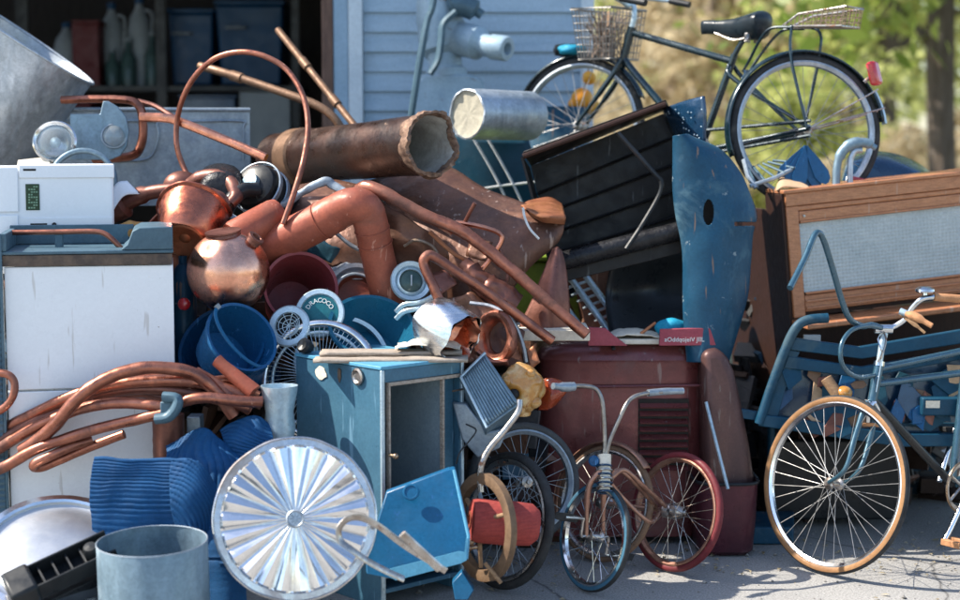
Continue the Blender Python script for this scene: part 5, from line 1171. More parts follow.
# ---- heater block, ornament, tube
d = 5.62
A = W(461, 377, d); Bq = W(485, 353, d+.05); Cq = W(520, 404, d-.02); Dq = W(487, 428, d-.08)
nn_ = (Bq-A).cross(Dq-A).normalized(); nn_ = nn_ if nn_.dot(Fv) < 0 else -nn_
t = T('ribbed_block', 'pale blue ribbed metal block tilted beside the blue box', 'radiator')
t.part('body', MB().prism([A, Bq, Cq, Dq], -nn_*.12), M['galv_blue'], bevel=.004)
rows = []
for i in range(73):
    u = .04+.92*i/72; s = (abs(math.sin(PI*12*i/72)))**.6
    rows.append([A.lerp(Bq, u).lerp(Dq.lerp(Cq, u), .04+.92*j/14)+nn_*(.002+.006*s+.001*nz((i, j, 0), .3)) for j in range(15)])
t.part('ribs', MB().grid(rows), M['galv_blue'], solid=.002)
t.part('edge', MB().tube([A, Bq], .006, 8), M['pale_tin'])
t.part('edge', MB().tube([A, Dq], .006, 8), M['pale_tin'])
t.done()
solo('grey_casing', MB().prism(Wp([(452, 402, 5.66), (466, 404, 5.62), (488, 432, 5.6), (508, 428, 5.62), (500, 448, 5.62), (478, 458, 5.62), (462, 440, 5.64)]), Y*.1), M['galv_dull'], 'dull grey folded casing below the ribbed block', 'casing', bevel=.006)
solo('chrome_tube', MB().tube(cr(Wp([(520, 400, 5.5), (518, 412, 5.49), (505, 430, 5.48), (490, 448, 5.47), (482, 463, 5.46), (480, 478, 5.46), (481, 492, 5.46)]), 6), m(3.2, 5.5), 12), M['chrome_old'], 'bent tarnished chrome tube rising from the reel beside the ribbed block', 'tube')
solo('thin_cable', MB().tube(cr(Wp([(466, 424, 5.58), (476, 430, 5.56), (470, 440, 5.55), (460, 452, 5.54), (456, 464, 5.54)]), 6), .003, 6), M['black_plastic'], 'thin dark cable dangling under the grey casing', 'cable')
d = 5.72; c = W(522, 388, d)
def orn(p, dv):
    q = p+dv*.010*nz(p, 26)
    h = (p-(c+Vector((-.03, -.065, -.012)))).length
    return q-dv*.04*math.exp(-(h/.020)**2)
t = T('ornament', 'glossy amber and cream ceramic ornament with a dark hole', 'ornament')
t.part('body', MB().ball(c, m(25, d), 56, (.92, .85, 1.02), orn), M['gold'])
t.part('hole', MB().ball(c+Vector((-.028, -.056, -.012)), .019, 18), M['ink'])
for dx, dz, r_ in ((-.052, .03, .020), (.03, .058, .018), (.045, -.045, .022), (-.01, -.07, .02)):
    t.part('boss', MB().ball(c+Vector((dx, -.045, dz)), r_, 18, fn=lambda p, dv: p+dv*.004*nz(p, 40)), M['gold'])
t.part('foot', MB().lathe(c-Z*.085, -Z, [(.03, -.01), (.034, .004), (.03, .014), (.001, .014)], 24), M['gold'])
t.done()
solo('amber_glass', MB().patch([Wp([(541, 380, 5.8), (552, 378, 5.78), (569, 384, 5.8)]), Wp([(541, 396, 5.78), (553, 396, 5.75), (566, 392, 5.78)]), Wp([(539, 410, 5.8), (548, 409, 5.78), (556, 404, 5.8)])], 6), M['amber'], 'curved amber red glass piece right of the ceramic ornament', 'glass', solid=.006)

# ---- wheels
def wheel_parts(t, c, n, R, tr, mt, ms=('rubber', 'chrome', 'chrome'), ns=32, hw=.035, rimw=None, wall=None, wallp=None):
    """rim > tyre, hub, spokes"""
    n = n.normalized(); u, w_, _ = basis(n); ri = R-2*tr
    rw = rimw or tr*1.1
    rim = t.part('wheel', MB().lathe(c, n, [(ri+tr*.35, -rw*.9), (ri-.001, -rw), (ri-tr*.75, -rw*.55), (ri-tr*.75, rw*.55), (ri-.001, rw), (ri+tr*.35, rw*.9), (ri+tr*.1, 0), (ri+tr*.35, -rw*.9)], 90), M[ms[1]])
    t.part('tyre', MB().torus(c, n, R-tr, tr, 100, 14), M[ms[0]], rim)
    if wall:
        for s in (-1, 1): t.part('sidewall', MB().lathe(c, n*s, wallp or [(R-tr*1.95, tr*.62), (R-tr*1.6, tr*.9), (R-tr, tr*1.03), (R-tr*.55, tr*.93), (R-tr*.5, tr*.8)], 90), M[wall], rim)
    t.part('hub', MB().lathe(c, n, [(.001, -hw*1.5), (.008, -hw*1.5), (.009, -hw*1.1), (.022, -hw), (.022, -hw*.85), (.013, -hw*.6), (.013, hw*.6), (.022, hw*.85), (.022, hw), (.009, hw*1.1), (.008, hw*1.5), (.001, hw*1.5)], 24), M['chrome_old'], rim)
    for k in range(ns):
        a = 2*PI*k/ns; s = 1 if k % 2 else -1; tw = (1 if (k//2) % 2 else -1)*.9
        p = c+(u*math.cos(a+tw)+w_*math.sin(a+tw))*.019+n*s*hw*.92
        q = c+(u*math.cos(a)+w_*math.sin(a))*(ri-tr*.5)
        t.part('spoke', MB().seg(p, q, .0013, seg=5), M[ms[2]], rim)
    return rim
d = 5.62
t = T('bicycle_wheel', 'loose black tyred spoked wheel standing behind the red reel', 'wheel', 'loose spoked wheels')
R = m(70, d); wheel_parts(t, gz(507, d, R), NR(507, 527, -.75, .05, .66), R, .017, None, ('rubber', 'chrome_old', 'galv_dull'), 28); t.done()
d = 5.98
t = T('bicycle_wheel', 'loose grey tyred spoked wheel leaning behind the black tyred one', 'wheel', 'loose spoked wheels')
R = m(60, d); wheel_parts(t, W(524, 482, d), N(.35, .12, .93), R, .017, None, ('rubber_grey', 'galv_dull', 'galv_dull'), 28); t.done()
# reel
d = 5.44; n = N(-.84, .02, .54); c = W(484, 527, d); R = m(54, d)
t = T('cable_reel', 'wooden flanged reel with a core of red wound yarn beside the blue box', 'reel')
t.part('flange', MB().lathe(c, n, [(R*.78, -.012), (R*.80, .012), (R*.9, .016), (R, .012), (R, -.012), (R*.9, -.014), (R*.78, -.012)], 70), M['flange'])
n2 = N(-.985, .1, .17); cc = W(470, 520, 5.42)
t.part('yarn', MB().lathe(cc, n2, [(.03, .0), (m(21, d), -.004), (m(22, d), -.02), (m(22.5, d), -.12), (m(21, d), -.21), (m(15, d), -.235), (.001, -.24)], 48, dentj(.003, 9)), M['red_cloth'])
t.part('core', MB().lathe(cc, n2, [(.001, -.05), (.018, -.05), (.02, .004), (.031, .004), (.031, -.01)], 30), M['clay'])
for k in range(3):
    a = 2*PI*k/3+.5; u, w_, _ = basis(n); t.part('spoke', MB().seg(cc-n2*.03, c+(u*math.cos(a)+w_*math.sin(a))*R*.76, .008), M['wood_raw'])
b = MB(); q = W(467, 548, 5.4); b.ball(q, .017, 16).ball(q+Rv*.012+Uv*.02, .014, 16).seg(q, q+Rv*.035+Uv*.004, .008)
t.part('wing_nut', b, M['brass']); t.done()
solo('wood_peg', MB().tube(Wp([(485, 563, 5.34), (494, 574, 5.33), (501, 583, 5.33)]), m(2.2, 5.3), 8), M['wood_raw'], 'thin pale peg leaning at the foot of the wooden reel', 'peg')
# ================================================================== TRICYCLE
t = T('tricycle', 'old child tricycle with blue rimmed front wheel, red rear tyre and high handlebar', 'tricycle')
R1 = m(56, 5.58); c1 = gz(597, 5.58, R1)
wheel_parts(t, c1, NR(597, 545, -.78, .06, .63), R1, .0125, None, ('rubber', 'chrome', 'chrome'), 24, .028, wall='blue_paint')
R2 = m(61, 5.85); c2 = gz(680, 5.85, R2)
wheel_parts(t, c2, NR(680, 523, -.66, .05, .745), R2, .0135, None, ('rubber_red', 'frame_copper', 'chrome_old'), 28, .03)
c3 = gz(607, 5.99, R2); 
wheel_parts(t, c3, NR(607, 517, -.58, .05, .81), R2, .0125, None, ('tan_dark', 'rim_alu', 'chrome_old'), 24, .03)
hd = W(604, 470, 5.66); ht = W(604, 452, 5.68); br = W(611, 478, 5.72)
t.part('axle', MB().seg(c3-(c2-c3)*.05, c2+(c2-c3)*.06, .009), M['frame_copper'])
t.part('hub_shell', MB().lathe(c2-(c2-c3).normalized()*.05, (c2-c3).normalized(), [(.001, 0), (.026, 0), (.03, .03), (.026, .06), (.016, .08)], 24), M['chrome_old'])
mid = c3.lerp(c2, .78)
for px, k in ((615, .72), (620, .88)):
    t.part('frame_tube', MB().tube(cr([br, W(px+4, 470, 5.74), W(px+20, 483, 5.78), c3.lerp(c2, k)+Z*.01], 6), .009, 10), M['frame_copper'])
t.part('frame_tube', MB().tube(cr([br-Z*.02, W(625, 500, 5.76), W(650, 522, 5.8), mid], 6), .008, 10), M['frame_copper'])
n3 = NR(607, 517, -.58, .05, .81); u3 = (X-n3*X.dot(n3)).normalized(); v3 = n3.cross(u3); v3 = v3 if v3.z > 0 else -v3
rows = []
for k in range(5):
    h = (k-2)/2; rows.append([c3+(u3*math.cos(a)+v3*math.sin(a))*(R2+.016-.010*h*h)+n3*h*.024 for a in [math.radians(205-175*q/36) for q in range(37)]])
t.part('fender', MB().grid(rows), M['frame_copper'], solid=.003, label='pale worn rear mudguard')
n1 = NR(597, 545, -.78, .06, .63)
for s in (-1, 1):
    t.part('fork_blade', MB().tube(cr([hd+n1*s*.012, c1+n1*s*.035+Z*R1*.72+(hd-c1)*.12, c1+n1*s*.038], 6), [.012, .011, .008], 10), M['frame_copper'])
    p = c1+n1*s*.042
    t.part('crank', MB().tube(cr([p, p+n1*s*.02, p+n1*s*.025+Z*s*.05+X*.01*s, p+n1*s*.03+Z*s*.06+X*.012*s, p+n1*s*.09+Z*s*.06], 4), .006, 8), M['chrome_old'])
    q = p+n1*s*.085+Z*s*.06
    t.part('pedal', MB().box(q, n1*.035, (Z*.6+X*.3)*.02, Vector((.6, .5, -.3))*.03), M['rubber'], bevel=.004)
hp = t.part('head_tube', MB().tube([W(605, 490, 5.64), W(604, 455, 5.68)], [.019, .024], 16, wob=.2), M['paper'], label='head tube wrapped in flaking cream tape')
for k in range(7):
    p = W(605, 492, 5.64).lerp(W(604, 462, 5.67), k/7)
    t.part('bead_ring', MB().torus(p, (W(604, 455, 5.68)-W(605, 490, 5.64)), .026+.002*(k % 2), .004, 20, 6), M['chrome_old' if k % 2 else 'cobalt'], hp)
d = 5.70
t.part('handlebar', MB().tube(cr([W(604, 456, d), W(605, 440, d), W(604, 418, d), W(602, 400, d), (W(596, 389, d)), W(585, 386, d-.02), W(572, 386, d-.05)], 6), .008, 10), M['dull_bar'])
t.part('handlebar', MB().tube(cr([W(606, 456, d), W(610, 440, d), W(617, 424, d), W(625, 407, d), W(632, 398, d+.02), W(645, 393.5, d+.05), W(662, 392, d+.08)], 6), .008, 10), M['dull_bar'])
t.part('grip', MB().tube(cr([W(574, 386.5, d-.05), W(565, 387, d-.07), W(553, 386, d-.1)], 4), [.016, .017, .012], 12), M['galv_dull'])
t.part('grip', MB().tube(cr([W(648, 393, d+.06), W(664, 391.5, d+.09), W(683, 391, d+.12)], 4), [.013, .013, .012], 12), M['galv_dull'])
t.part('reflector', MB().lathe(W(594, 461, 5.66), N(-.2, 0, .98), [(.001, -.01), (.018, -.01), (.02, 0), (.015, .006), (.001, .008)], 20), M['blue_plastic'])
t.done()

# ================================================================== PIANO CABINET
roll = math.radians(5.5); 
ez = Vector((-math.sin(roll), 0, math.cos(roll))); ex = Vector((math.cos(roll), 0, math.sin(roll))); ey = Y.copy()
yaw = math.radians(10); 
rz = Matrix.Rotation(yaw, 3, 'Z'); ex = rz@ex; ez = rz@ez; ey = rz@ey
d0 = 6.48; O = W(785, 194, d0); s = d0/FPX
def pp(a, y_, z_): return O+ex*a+ey*y_+ez*z_
def pbx(mb, a0, y0, z0, a1, y1, z1): return mb.box(pp((a0+a1)/2, (y0+y1)/2, (z0+z1)/2), ex*(a1-a0)/2, ey*(y1-y0)/2, ez*(z1-z0)/2)
Wd = 1.25; H = 126*s; dep = .8
t = T('piano_cabinet', 'brown wooden piano style cabinet with a pale woven grille, tilted at the right', 'piano cabinet')
t.part('lid', pbx(MB(), -.012, -.016, .0, Wd+.01, .2, .016), M['wood_front'], bevel=.004)
t.part('case', pbx(MB(), .002, .03, -H, Wd, .2, -.001), M['wood_dark'])
t.part('side_panel', pbx(MB(), -.014, .012, -H-.86, .001, .2, -.001), M['wood_dark'], bevel=.003)
t.part('rear_side_panel', pbx(MB(), -.012, .201, -H-.84, .0, dep, -.07), M['wood_dark'], bevel=.003)
t.part('frieze', pbx(MB(), .0, -.004, -.052, Wd, .03, -.001), M['wood_front'], bevel=.002)
t.part('moulding', pbx(MB(), .03, .002, -.075, Wd, .03, -.0535), M['wood_front'], bevel=.005)
t.part('stile', pbx(MB(), .001, .0, -H, .052, .03, -.0535), M['wood_front'], bevel=.003)
t.part('rail', pbx(MB(), .0535, .004, -.118, Wd, .028, -.0765), M['wood_front'], bevel=.004)
t.part('rail_moulding', pbx(MB(), .056, -.004, -.125, Wd, .02, -.1155), M['wood_front'], bevel=.003)
t.part('lower_rail', pbx(MB(), .0535, .004, -H+.02, Wd, .028, -H+.088), M['wood_front'], bevel=.004)
for zz in (-H+.092, -H+.058, -H+.03):
    t.part('moulding', pbx(MB(), .056, -.008, zz, Wd, .0035, zz+.010), M['wood_front'], bevel=.003)
# woven grille
rows = []; g0, g1, h0, h1 = .056, Wd, -H+.1, -.127
NX, NZ = 300, 76
for i in range(NZ+1):
    rows.append([pp(g0+(g1-g0)*j/NX, .016-.0035*(math.sin(PI*j/2.0+ (PI/2 if i % 2 else 0))*.5+.5)-.002*((i % 4) in (0, 1)), h0+(h1-h0)*i/NZ) for j in range(NX+1)])
M['grille'] = mat('woven grille cloth', (.50, .54, .53), (.40, .45, .45), 0, .7, 5, bump=.5, bsc=220)
t.part('grille', MB().grid(rows), M['grille'])
t.part('screw', MB().lathe(pp(.075, .003, -.098), -ey, [(.006, 0), (.006, .003), (.001, .004)], 14), M['chrome_old'])
t.part('key_shelf', pbx(MB(), -.005, -.16, -H-.03, Wd, .03, -H-.006), M['wood_front'], bevel=.006)
t.part('lower_case', pbx(MB(), .004, .06, -H-.6, Wd, .5, -H-.032), M['wood_dark'])
t.done()
# things on top of the piano
lid = lambda a, y_: pp(a, y_, .017)
solo('cardboard_flap', MB().patch([Wp([(776, 189, 6.55), (781, 178, 6.6), (796, 180, 6.6), (808, 186, 6.56)]), Wp([(776, 191, 6.5), (784, 187, 6.5), (798, 188, 6.5), (812, 189.5, 6.5)])], 5), M['card'], 'torn brown cardboard flap on the left end of the piano cabinet lid', 'cardboard', solid=.004)
t = T('blue_fan', 'blue pleated fan of cloth leaning below the raised rear hub', 'cloth')
for k in range(6):
    a = math.radians(-38+13.5*k); dd = 6.6-.012*(k % 3); L_ = 43; q = []
    for r_, w_ in ((0, 2), (.45, 7), (.75, 9.5), (.92, 7), (1, 2), (1, -2), (.92, -7), (.75, -9.5), (.45, -7), (0, -2)):
        q.append(W(806+L_*r_*math.sin(a)+w_*math.cos(a)*.8, 146+L_*r_*math.cos(a)-w_*math.sin(a)*.8, dd))
    t.part('pleat', MB().prism(q, Y*.006), M['blue_plastic'])
t.done()
t = T('metal_tap', 'grey metal tap shaped fitting standing on the piano cabinet lid', 'tap')
dd = 6.58
t.part('stem', MB().tube(cr(Wp([(850, 187, dd), (850, 168, dd), (851, 158, dd), (855, 151, dd), (862, 150, dd)]), 5), m(3, dd), 12), M['galv'])
t.part('spout', MB().tube(cr(Wp([(836, 185, dd), (837, 166, dd), (842, 152, dd), (852, 144, dd), (866, 143, dd), (876, 148, dd)]), 5), [m(4, dd), m(4, dd), m(5, dd), m(6, dd), m(5, dd), m(3, dd)], 14), M['galv_blue'])
t.done()
solo('navy_fender', MB().patch([Wp([(842, 178, 7.1), (850, 157, 7.1), (880, 152, 7.1), (915, 162, 7.1), (945, 186, 7.1)]), Wp([(840, 190, 6.84), (852, 164, 6.86), (882, 160, 6.86), (918, 172, 6.88), (946, 190, 6.88)]), Wp([(846, 200, 6.80), (856, 190, 6.80), (884, 190, 6.82), (918, 190, 6.84), (944, 194, 6.84)])], 7), M['cobalt'], 'glossy navy curved fender lying behind the piano cabinet lid', 'fender', solid=.008)
solo('red_strip', MB().tube(Wp([(848, 178, 6.68), (866, 182, 6.66), (884, 186, 6.66)]), m(3, 6.5), 8, flat=(Y, .4)), M['red_board'], 'short red strip in front of the navy fender', 'strip')
t = T('metal_rack', 'grey metal slatted rack leaning at the left end of the piano cabinet lid', 'rack')
for k in range(6):
    t.part('slat', MB().seg(W(748+k*5, 168-k*1.5, 6.66), W(758+k*9, 188-k*5, 6.58), m(1.3, 6.6), seg=8), M['slate'])
t.part('rail', MB().tube(Wp([(750, 186, 6.56), (775, 178, 6.58), (800, 165, 6.6)]), m(2.2, 6.6), 8), M['galv_dull'])
t.part('rail', MB().tube(Wp([(744, 160, 6.62), (748, 176, 6.58), (756, 188, 6.56)]), m(2.6, 6.6), 8), M['galv_dull']); t.done()

# ================================================================== BLUE BENCH
d0 = 6.2
t = T('blue_bench', 'blue painted metal bench with flaking tan patches behind the leaning bicycle', 'bench')
def peel():
    mt, nt, P, L = _nt('flaking blue and tan paint')
    tc = nt.nodes.new('ShaderNodeTexCoord'); o = tc.outputs['Object']
    vo = nt.nodes.new('ShaderNodeTexVoronoi'); vo.inputs['Scale'].default_value = 15; vo.inputs['Randomness'].default_value = 1
    wn = nt.nodes.new('ShaderNodeMix'); wn.data_type = 'VECTOR'; wn.inputs[0].default_value = .10
    n_ = nt.nodes.new('ShaderNodeTexNoise'); n_.inputs['Scale'].default_value = 9; L.new(o, n_.inputs['Vector']); L.new(o, wn.inputs[4]); L.new(n_.outputs['Color'], wn.inputs[5]); L.new(wn.outputs[1], vo.inputs['Vector'])
    se = nt.nodes.new('ShaderNodeSeparateColor'); L.new(vo.outputs['Color'], se.inputs[0])
    r = nt.nodes.new('ShaderNodeValToRGB'); r.color_ramp.interpolation = 'CONSTANT'; e = r.color_ramp.elements
    e[0].position = 0; e[0].color = (.02, .13, .24, 1); e[1].position = .34; e[1].color = (.22, .13, .08, 1)
    for p_, c_ in ((.52, (.10, .085, .085, 1)), (.68, (.012, .07, .15, 1)), (.82, (.30, .17, .10, 1))):
        q = e.new(p_); q.color = c_
    L.new(se.outputs[0], r.inputs[0]); L.new(r.outputs[0], P.inputs['Base Color']); P.inputs['Roughness'].default_value = .5
    b = nt.nodes.new('ShaderNodeBump'); b.inputs['Strength'].default_value = .6; b.inputs['Distance'].default_value = .006; L.new(se.outputs[0], b.inputs['Height']); L.new(b.outputs[0], P.inputs['Normal']); return mt
M['peel'] = peel()
f = lambda *L: [W(a, b, c) for a, b, c in L]
t.part('leg_tube', MB().tube(cr(f((828, 318, d0), (808, 320, d0), (796, 328, d0), (785, 350, d0), (772, 385, d0), (759, 424, d0)), 6), m(5, d0), 12), M['bench_blue'])
t.part('stub', MB().prism(f((739, 408, d0+.02), (764, 413, d0+.02), (764, 422, d0+.02), (739, 418, d0+.02)), Y*.02), M['bench_blue'], bevel=.003)
t.part('rail', MB().prism(f((793, 338, d0), (860, 347, d0), (960, 330, d0), (1060, 312, d0), (1060, 324, d0), (960, 344, d0), (862, 359, d0), (790, 350, d0)), Y*.03), M['bench_blue'], bevel=.004)
t.part('back_panel', MB().prism(f((786, 362, d0+.075), (862, 374, d0+.075), (960, 356, d0+.075), (1060, 336, d0+.075), (1060, 440, d0+.075), (900, 438, d0+.075), (764, 420, d0+.075)), Y*.02), M['cobalt'])
t.part('rail', MB().prism(f((788, 356, d0), (862, 367, d0), (960, 350, d0), (1060, 330, d0), (1060, 338, d0), (960, 360, d0), (862, 378, d0), (784, 368, d0)), Y*.03), M['bench_blue'], bevel=.004)
t.part('lower_rail', MB().prism(f((760, 414, d0-.01), (900, 434, d0-.01), (1060, 434, d0-.01), (1060, 446, d0-.01), (900, 447, d0-.01), (758, 426, d0-.01)), Y*.035), M['bench_blue'], bevel=.004)
t.part('side_plate', MB().prism(f((789, 350, d0+.005), (800, 352, d0+.005), (790, 372, d0+.005), (778, 417, d0+.005), (765, 415, d0+.005)), Y*.02), M['bench_blue'], bevel=.002)
t.part('seat', MB().prism([gz(764, d0-.02, W(0, 424, d0).z-.02), gz(1060, d0-.02, W(0, 424, d0).z-.02), gz(1060, d0+.42, W(0, 424, d0).z-.02), gz(764, d0+.38, W(0, 424, d0).z-.02)], Z*.012), M['bench_blue'])
for px, dd in ((775, d0+.3), (1050, d0), (1050, d0+.38)):
    p = gz(px, dd); t.part('leg', MB().seg(p, p+Z*(W(0, 424, d0).z-.02), .016), M['bench_blue'])
t.done()
rnd = random.Random(17)
for k in range(46):
    px, py = rnd.uniform(786, 1040), rnd.uniform(372, 424)
    px = max(px, 786+(py-372)*-.3); dd = d0+.026-.022*rnd.random(); r_ = rnd.uniform(10, 22); a0 = rnd.uniform(0, 6.3)
    el = rnd.uniform(.45, .8); nv = rnd.choice((4, 4, 5, 6)); q = []
    for i in range(nv):
        a = 2*PI*i/nv; rr = r_*rnd.uniform(.6, 1.15); x_, y_ = rr*math.cos(a), rr*el*math.sin(a)
        q.append(W(px+x_*math.cos(a0)-y_*math.sin(a0), py+x_*math.sin(a0)+y_*math.cos(a0), dd))
    tan = rnd.random() < .46; rnd_t, rnd_u = rnd.uniform(0, .9), rnd.uniform(-.6, .6)
    solo('offcut', MB().prism([v+Y*(.3*(v.z-q[0].z)*rnd_t+.25*(v.x-q[0].x)*rnd_u) for v in q], Y*rnd.uniform(.004, .012)), M[rnd.choice(('tan_dark', 'tan_dark', 'rail', 'copper_brown', 'card')) if tan else rnd.choice(('cobalt', 'bench_blue', 'navy_mat', 'blue_plastic'))],
         'flat tan or brown offcut heaped behind the blue bench rail' if tan else 'flat blue offcut heaped behind the blue bench rail', 'offcut', 'tan offcuts behind the bench rail' if tan else 'blue offcuts behind the bench rail', bevel=.002)
solo('white_tag', MB().pbox(804, 335, 821, 343, 6.165, 6.18), M['jug'], 'small white tag hanging on the blue bench rail', 'tag', bevel=.002)
solo('pale_ball', MB().ball(W(844, 393, 6.12), m(8.5, 6.1), 24, (1, 1, .85)), M['gold'], 'pale yellow ball tucked between bench and leaning bicycle wheel', 'ball')
solo('wood_block', MB().seg(W(826, 378, 6.14), W(838, 396, 6.12), m(6, 6.1), seg=18), M['wood_raw'], 'short round wooden block against the blue bench beside the pale ball', 'wooden block', bevel=.004)
t = T('azure_box', 'dark blue flat box on the bench at the right edge with a pale worn sticker', 'box')
t.part('body', MB().pbox(922, 398, 1010, 416, 6.1, 6.16), M['bench_blue'], bevel=.006); t.part('sticker', MB().pbox(926, 401, 940, 408, 6.097, 6.0985), M['paper']); t.done()
solo('bench_shade_block', MB().pbox(770, 440, 905, 520, 6.5, 6.8), M['black_plastic'], 'black block added as the deep shade under the blue bench', 'crate', bevel=.01)  # added black block stands for the shadow below the bench
solo('blue_plank', MB().prism([gz(748, 6.22, .003), gz(800, 6.22, .003), gz(800, 6.5, .003), gz(748, 6.5, .003)], Z*.07), M['fender_blue'], 'blue painted block lying on the pavement right of the maroon bin', 'block', bevel=.006)

# ================================================================== LEANING BICYCLE (right)
def dr(px): return 5.83+.0026*(px-840)
def B(px, py, off=0): return W(px, py, dr(px)+off)
t = T('leaning_bicycle', 'blue and grey bicycle with tan tyres and cork grips, nearest at the right', 'bicycle')
Rw = m(91, 5.83); cf = gz(840, 5.83, Rw)
nw = NR(840, 491, -.61, .03, .79)
rimf = wheel_parts(t, cf, nw, Rw, .015, None, ('rubber', 'alu', 'spoke'), 36, .032, rimw=.012, wall='gum')
e_ = Vector((1, 0.0026/(5.9/FPX), 0)).normalized()
nfr = Vector((e_.y, -e_.x, 0))           # frame plane normal toward camera
Rr = Rw; cb = gz(1042, dr(1042), Rr)
wheel_parts(t, cb, nfr, Rr, .0155, None, ('rubber', 'alu', 'spoke'), 36, .032, rimw=.012, wall='gum')
hb, htp = B(872, 402), B(879, 366); st = B(884, 328); bb = B(952, 484); sc2 = B(967, 350); sd2 = B(980, 300)
for s in (-1, 1):
    o = nw*s*.045
    t.part('fork_blade', MB().tube(cr([hb+nw*s*.022, B(869.5, 412)+nw*s*.036, B(862, 440)+o, B(852, 470)+o*.9, cf+nw*s*.04], 6), [.012, .012, .011, .009, .007], 12), M['frame_blue'])
t.part('fork_crown', MB().tube([hb-nw*.035-Z*.006, hb+nw*.035-Z*.006], .013, 12), M['chrome'])
t.part('head_tube', MB().tube([hb, htp], .018, 16), M['frame_blue'])
t.part('headset', MB().tube([htp, htp+(st-htp)*.12], .021, 16), M['chrome'])
t.part('stem', MB().tube(cr([htp, B(882, 345), B(885, 332), B(884, 326)], 4), .0125, 12), M['pale_tin'])
t.part('top_tube', MB().tube([htp-Z*.01, sc2], .014, 14), M['frame_blue'])
t.part('second_tube', MB().tube([B(876, 384), B(968, 372)], .014, 14), M['frame_blue'])
t.part('down_tube', MB().tube([hb+Z*.012, bb], .0165, 14), M['frame_dark'])
t.part('seat_tube', MB().tube([bb, sc2+Z*.02], .0145, 14), M['frame_blue'])
t.part('seat_post', MB().tube([sc2+Z*.02, sd2], .011, 12), M['chrome'])
sv = e_
t.part('saddle', MB().lathe(sd2+Z*.01, Z, [(.001, -.02), (.06, -.015), (.075, .01), (.05, .03), (.001, .035)], 32, lambda p, i, a, n, c: c+Vector((e_.x*1, e_.y, 0))*((p-c).dot(e_)*1.7)+nfr*((p-c).dot(nfr)*(.9 if (p-c).dot(e_) > 0 else .45))+Z*(p-c).z), M['leather'])
for s in (-1, 1):
    t.part('chain_stay', MB().tube([bb+nfr*s*.02, cb+nfr*s*.05], [.01, .008], 10), M['frame_blue'])
    t.part('seat_stay', MB().tube([sc2+nfr*s*.012, cb+nfr*s*.05], [.009, .007], 10), M['frame_blue'])
bbs = bb+nfr*.045
ch = t.part('chainring', MB().lathe(bbs, nfr, [(.085, -.003), (.092, -.002), (.092, .002), (.085, .003), (.078, .003), (.078, -.003), (.085, -.003)], 60), M['chrome_old'])
for k in range(5):
    a = 2*PI*k/5; u, w_, _ = basis(nfr); t.part('arm', MB().seg(bbs, bbs+(u*math.cos(a)+w_*math.sin(a))*.08, .006), M['chrome_old'], ch)
t.part('guard_ring', MB().torus(bbs+nfr*.008, nfr, .097, .004, 60, 8), M['brass'], ch)
ce = W(945, 540, dr(945)-.10)
t.part('crank', MB().tube(cr([bb+nfr*.075, (bb+nfr*.085).lerp(ce, .5), ce], 4), [.012, .009, .010], 10), M['alu'])
pd = t.part('pedal', MB().box(ce+nfr*.05+Z*-.004, nfr*.045, e_*.034, Z*.003), M['chrome_old'])
t.part('pedal_block', MB().box(ce+nfr*.05+e_*.026, nfr*.042, e_*.010, Z*.012), M['cork'], pd, bevel=.003)
t.part('pedal_block', MB().box(ce+nfr*.05-e_*.026, nfr*.042, e_*.010, Z*.012), M['cork'], pd, bevel=.003)
ce2 = bb*2-ce
t.part('crank', MB().tube([bb-nfr*.06, ce2-nfr*.02], [.011, .009], 10), M['alu'])
t.part('pedal', MB().box(ce2-nfr*.07, nfr*.045, e_*.034, Z*.01), M['rubber'], bevel=.003)
# handlebar
cl = B(884, 329)
t.part('handlebar', MB().tube(cr([cl, B(893, 327, .0), B(904, 320, -.04), (B(912, 308, -.08)), B(922, 299, -.12), B(934, 297, -.14)], 6), .0105, 12), M['chrome'])
t.part('handlebar', MB().tube(cr([cl, B(872, 325), B(862, 326, -.01), B(850, 319, -.03), B(842, 301, -.06), B(833, 270, -.1), B(824, 241, -.14), B(819, 233, -.15), B(814, 236, -.16), B(805, 258, -.19), B(790, 288, -.24)], 6), .0115, 12), M['frame_blue'], label='upswept handlebar half wrapped in teal blue sleeve')
t.part('clamp', MB().tube([cl-Rv*.035, cl+Rv*.03], .018, 14), M['chrome'])
t.part('grip', MB().tube([B(934, 297, -.14), B(962, 299, -.2), B(990, 302, -.25)], [.015, .0155, .014], 14), M['cork'])
t.part('grip', MB().tube(cr([B(906, 314, -.25), B(916, 317, -.3), B(932, 326, -.37)], 4), [.011, .016, .010], 14), M['cork'])
t.part('grip_cap', MB().tube([B(900, 311, -.22), B(907, 314, -.25)], .0125, 12), M['pale_tin'])
t.part('brake_lever', MB().tube(cr([B(900, 313, -.2), B(912, 322, -.28), B(925, 333, -.34)], 4), [.006, .007, .004], 8, flat=(Z, 1.4)), M['wood_raw'])
t.part('bell', MB().lathe(B(925, 291, -.12), Z, [(.034, -.004), (.036, 0), (.034, .008), (.02, .016), (.001, .018)], 28), M['chrome'])
t.part('bell_mount', MB().seg(B(925, 297, -.12), B(925, 291, -.12), .01), M['chrome'])
t.part('cable_loop', MB().tube(cr([cl, B(868, 326, -.03), B(852, 330, -.05), (B(842, 343, -.06)), B(841, 360, -.06), B(848, 372, -.05), B(860, 377, -.03), B(876, 375, -.0)], 6), .0085, 10), M['frame_blue'])
t.part('brake_cable', MB().tube(cr([cl-Z*.01, B(886, 340, -.05), B(883, 352, -.06), B(878, 362, -.04)], 6), .0035, 6), M['chrome_old'])
t.part('brake_cable', MB().tube(cr([cl-Z*.01, B(878, 338, -.04), B(881, 349, -.07), B(882, 356, -.06), B(876, 392, -.05)], 6), .003, 6), M['chrome'])
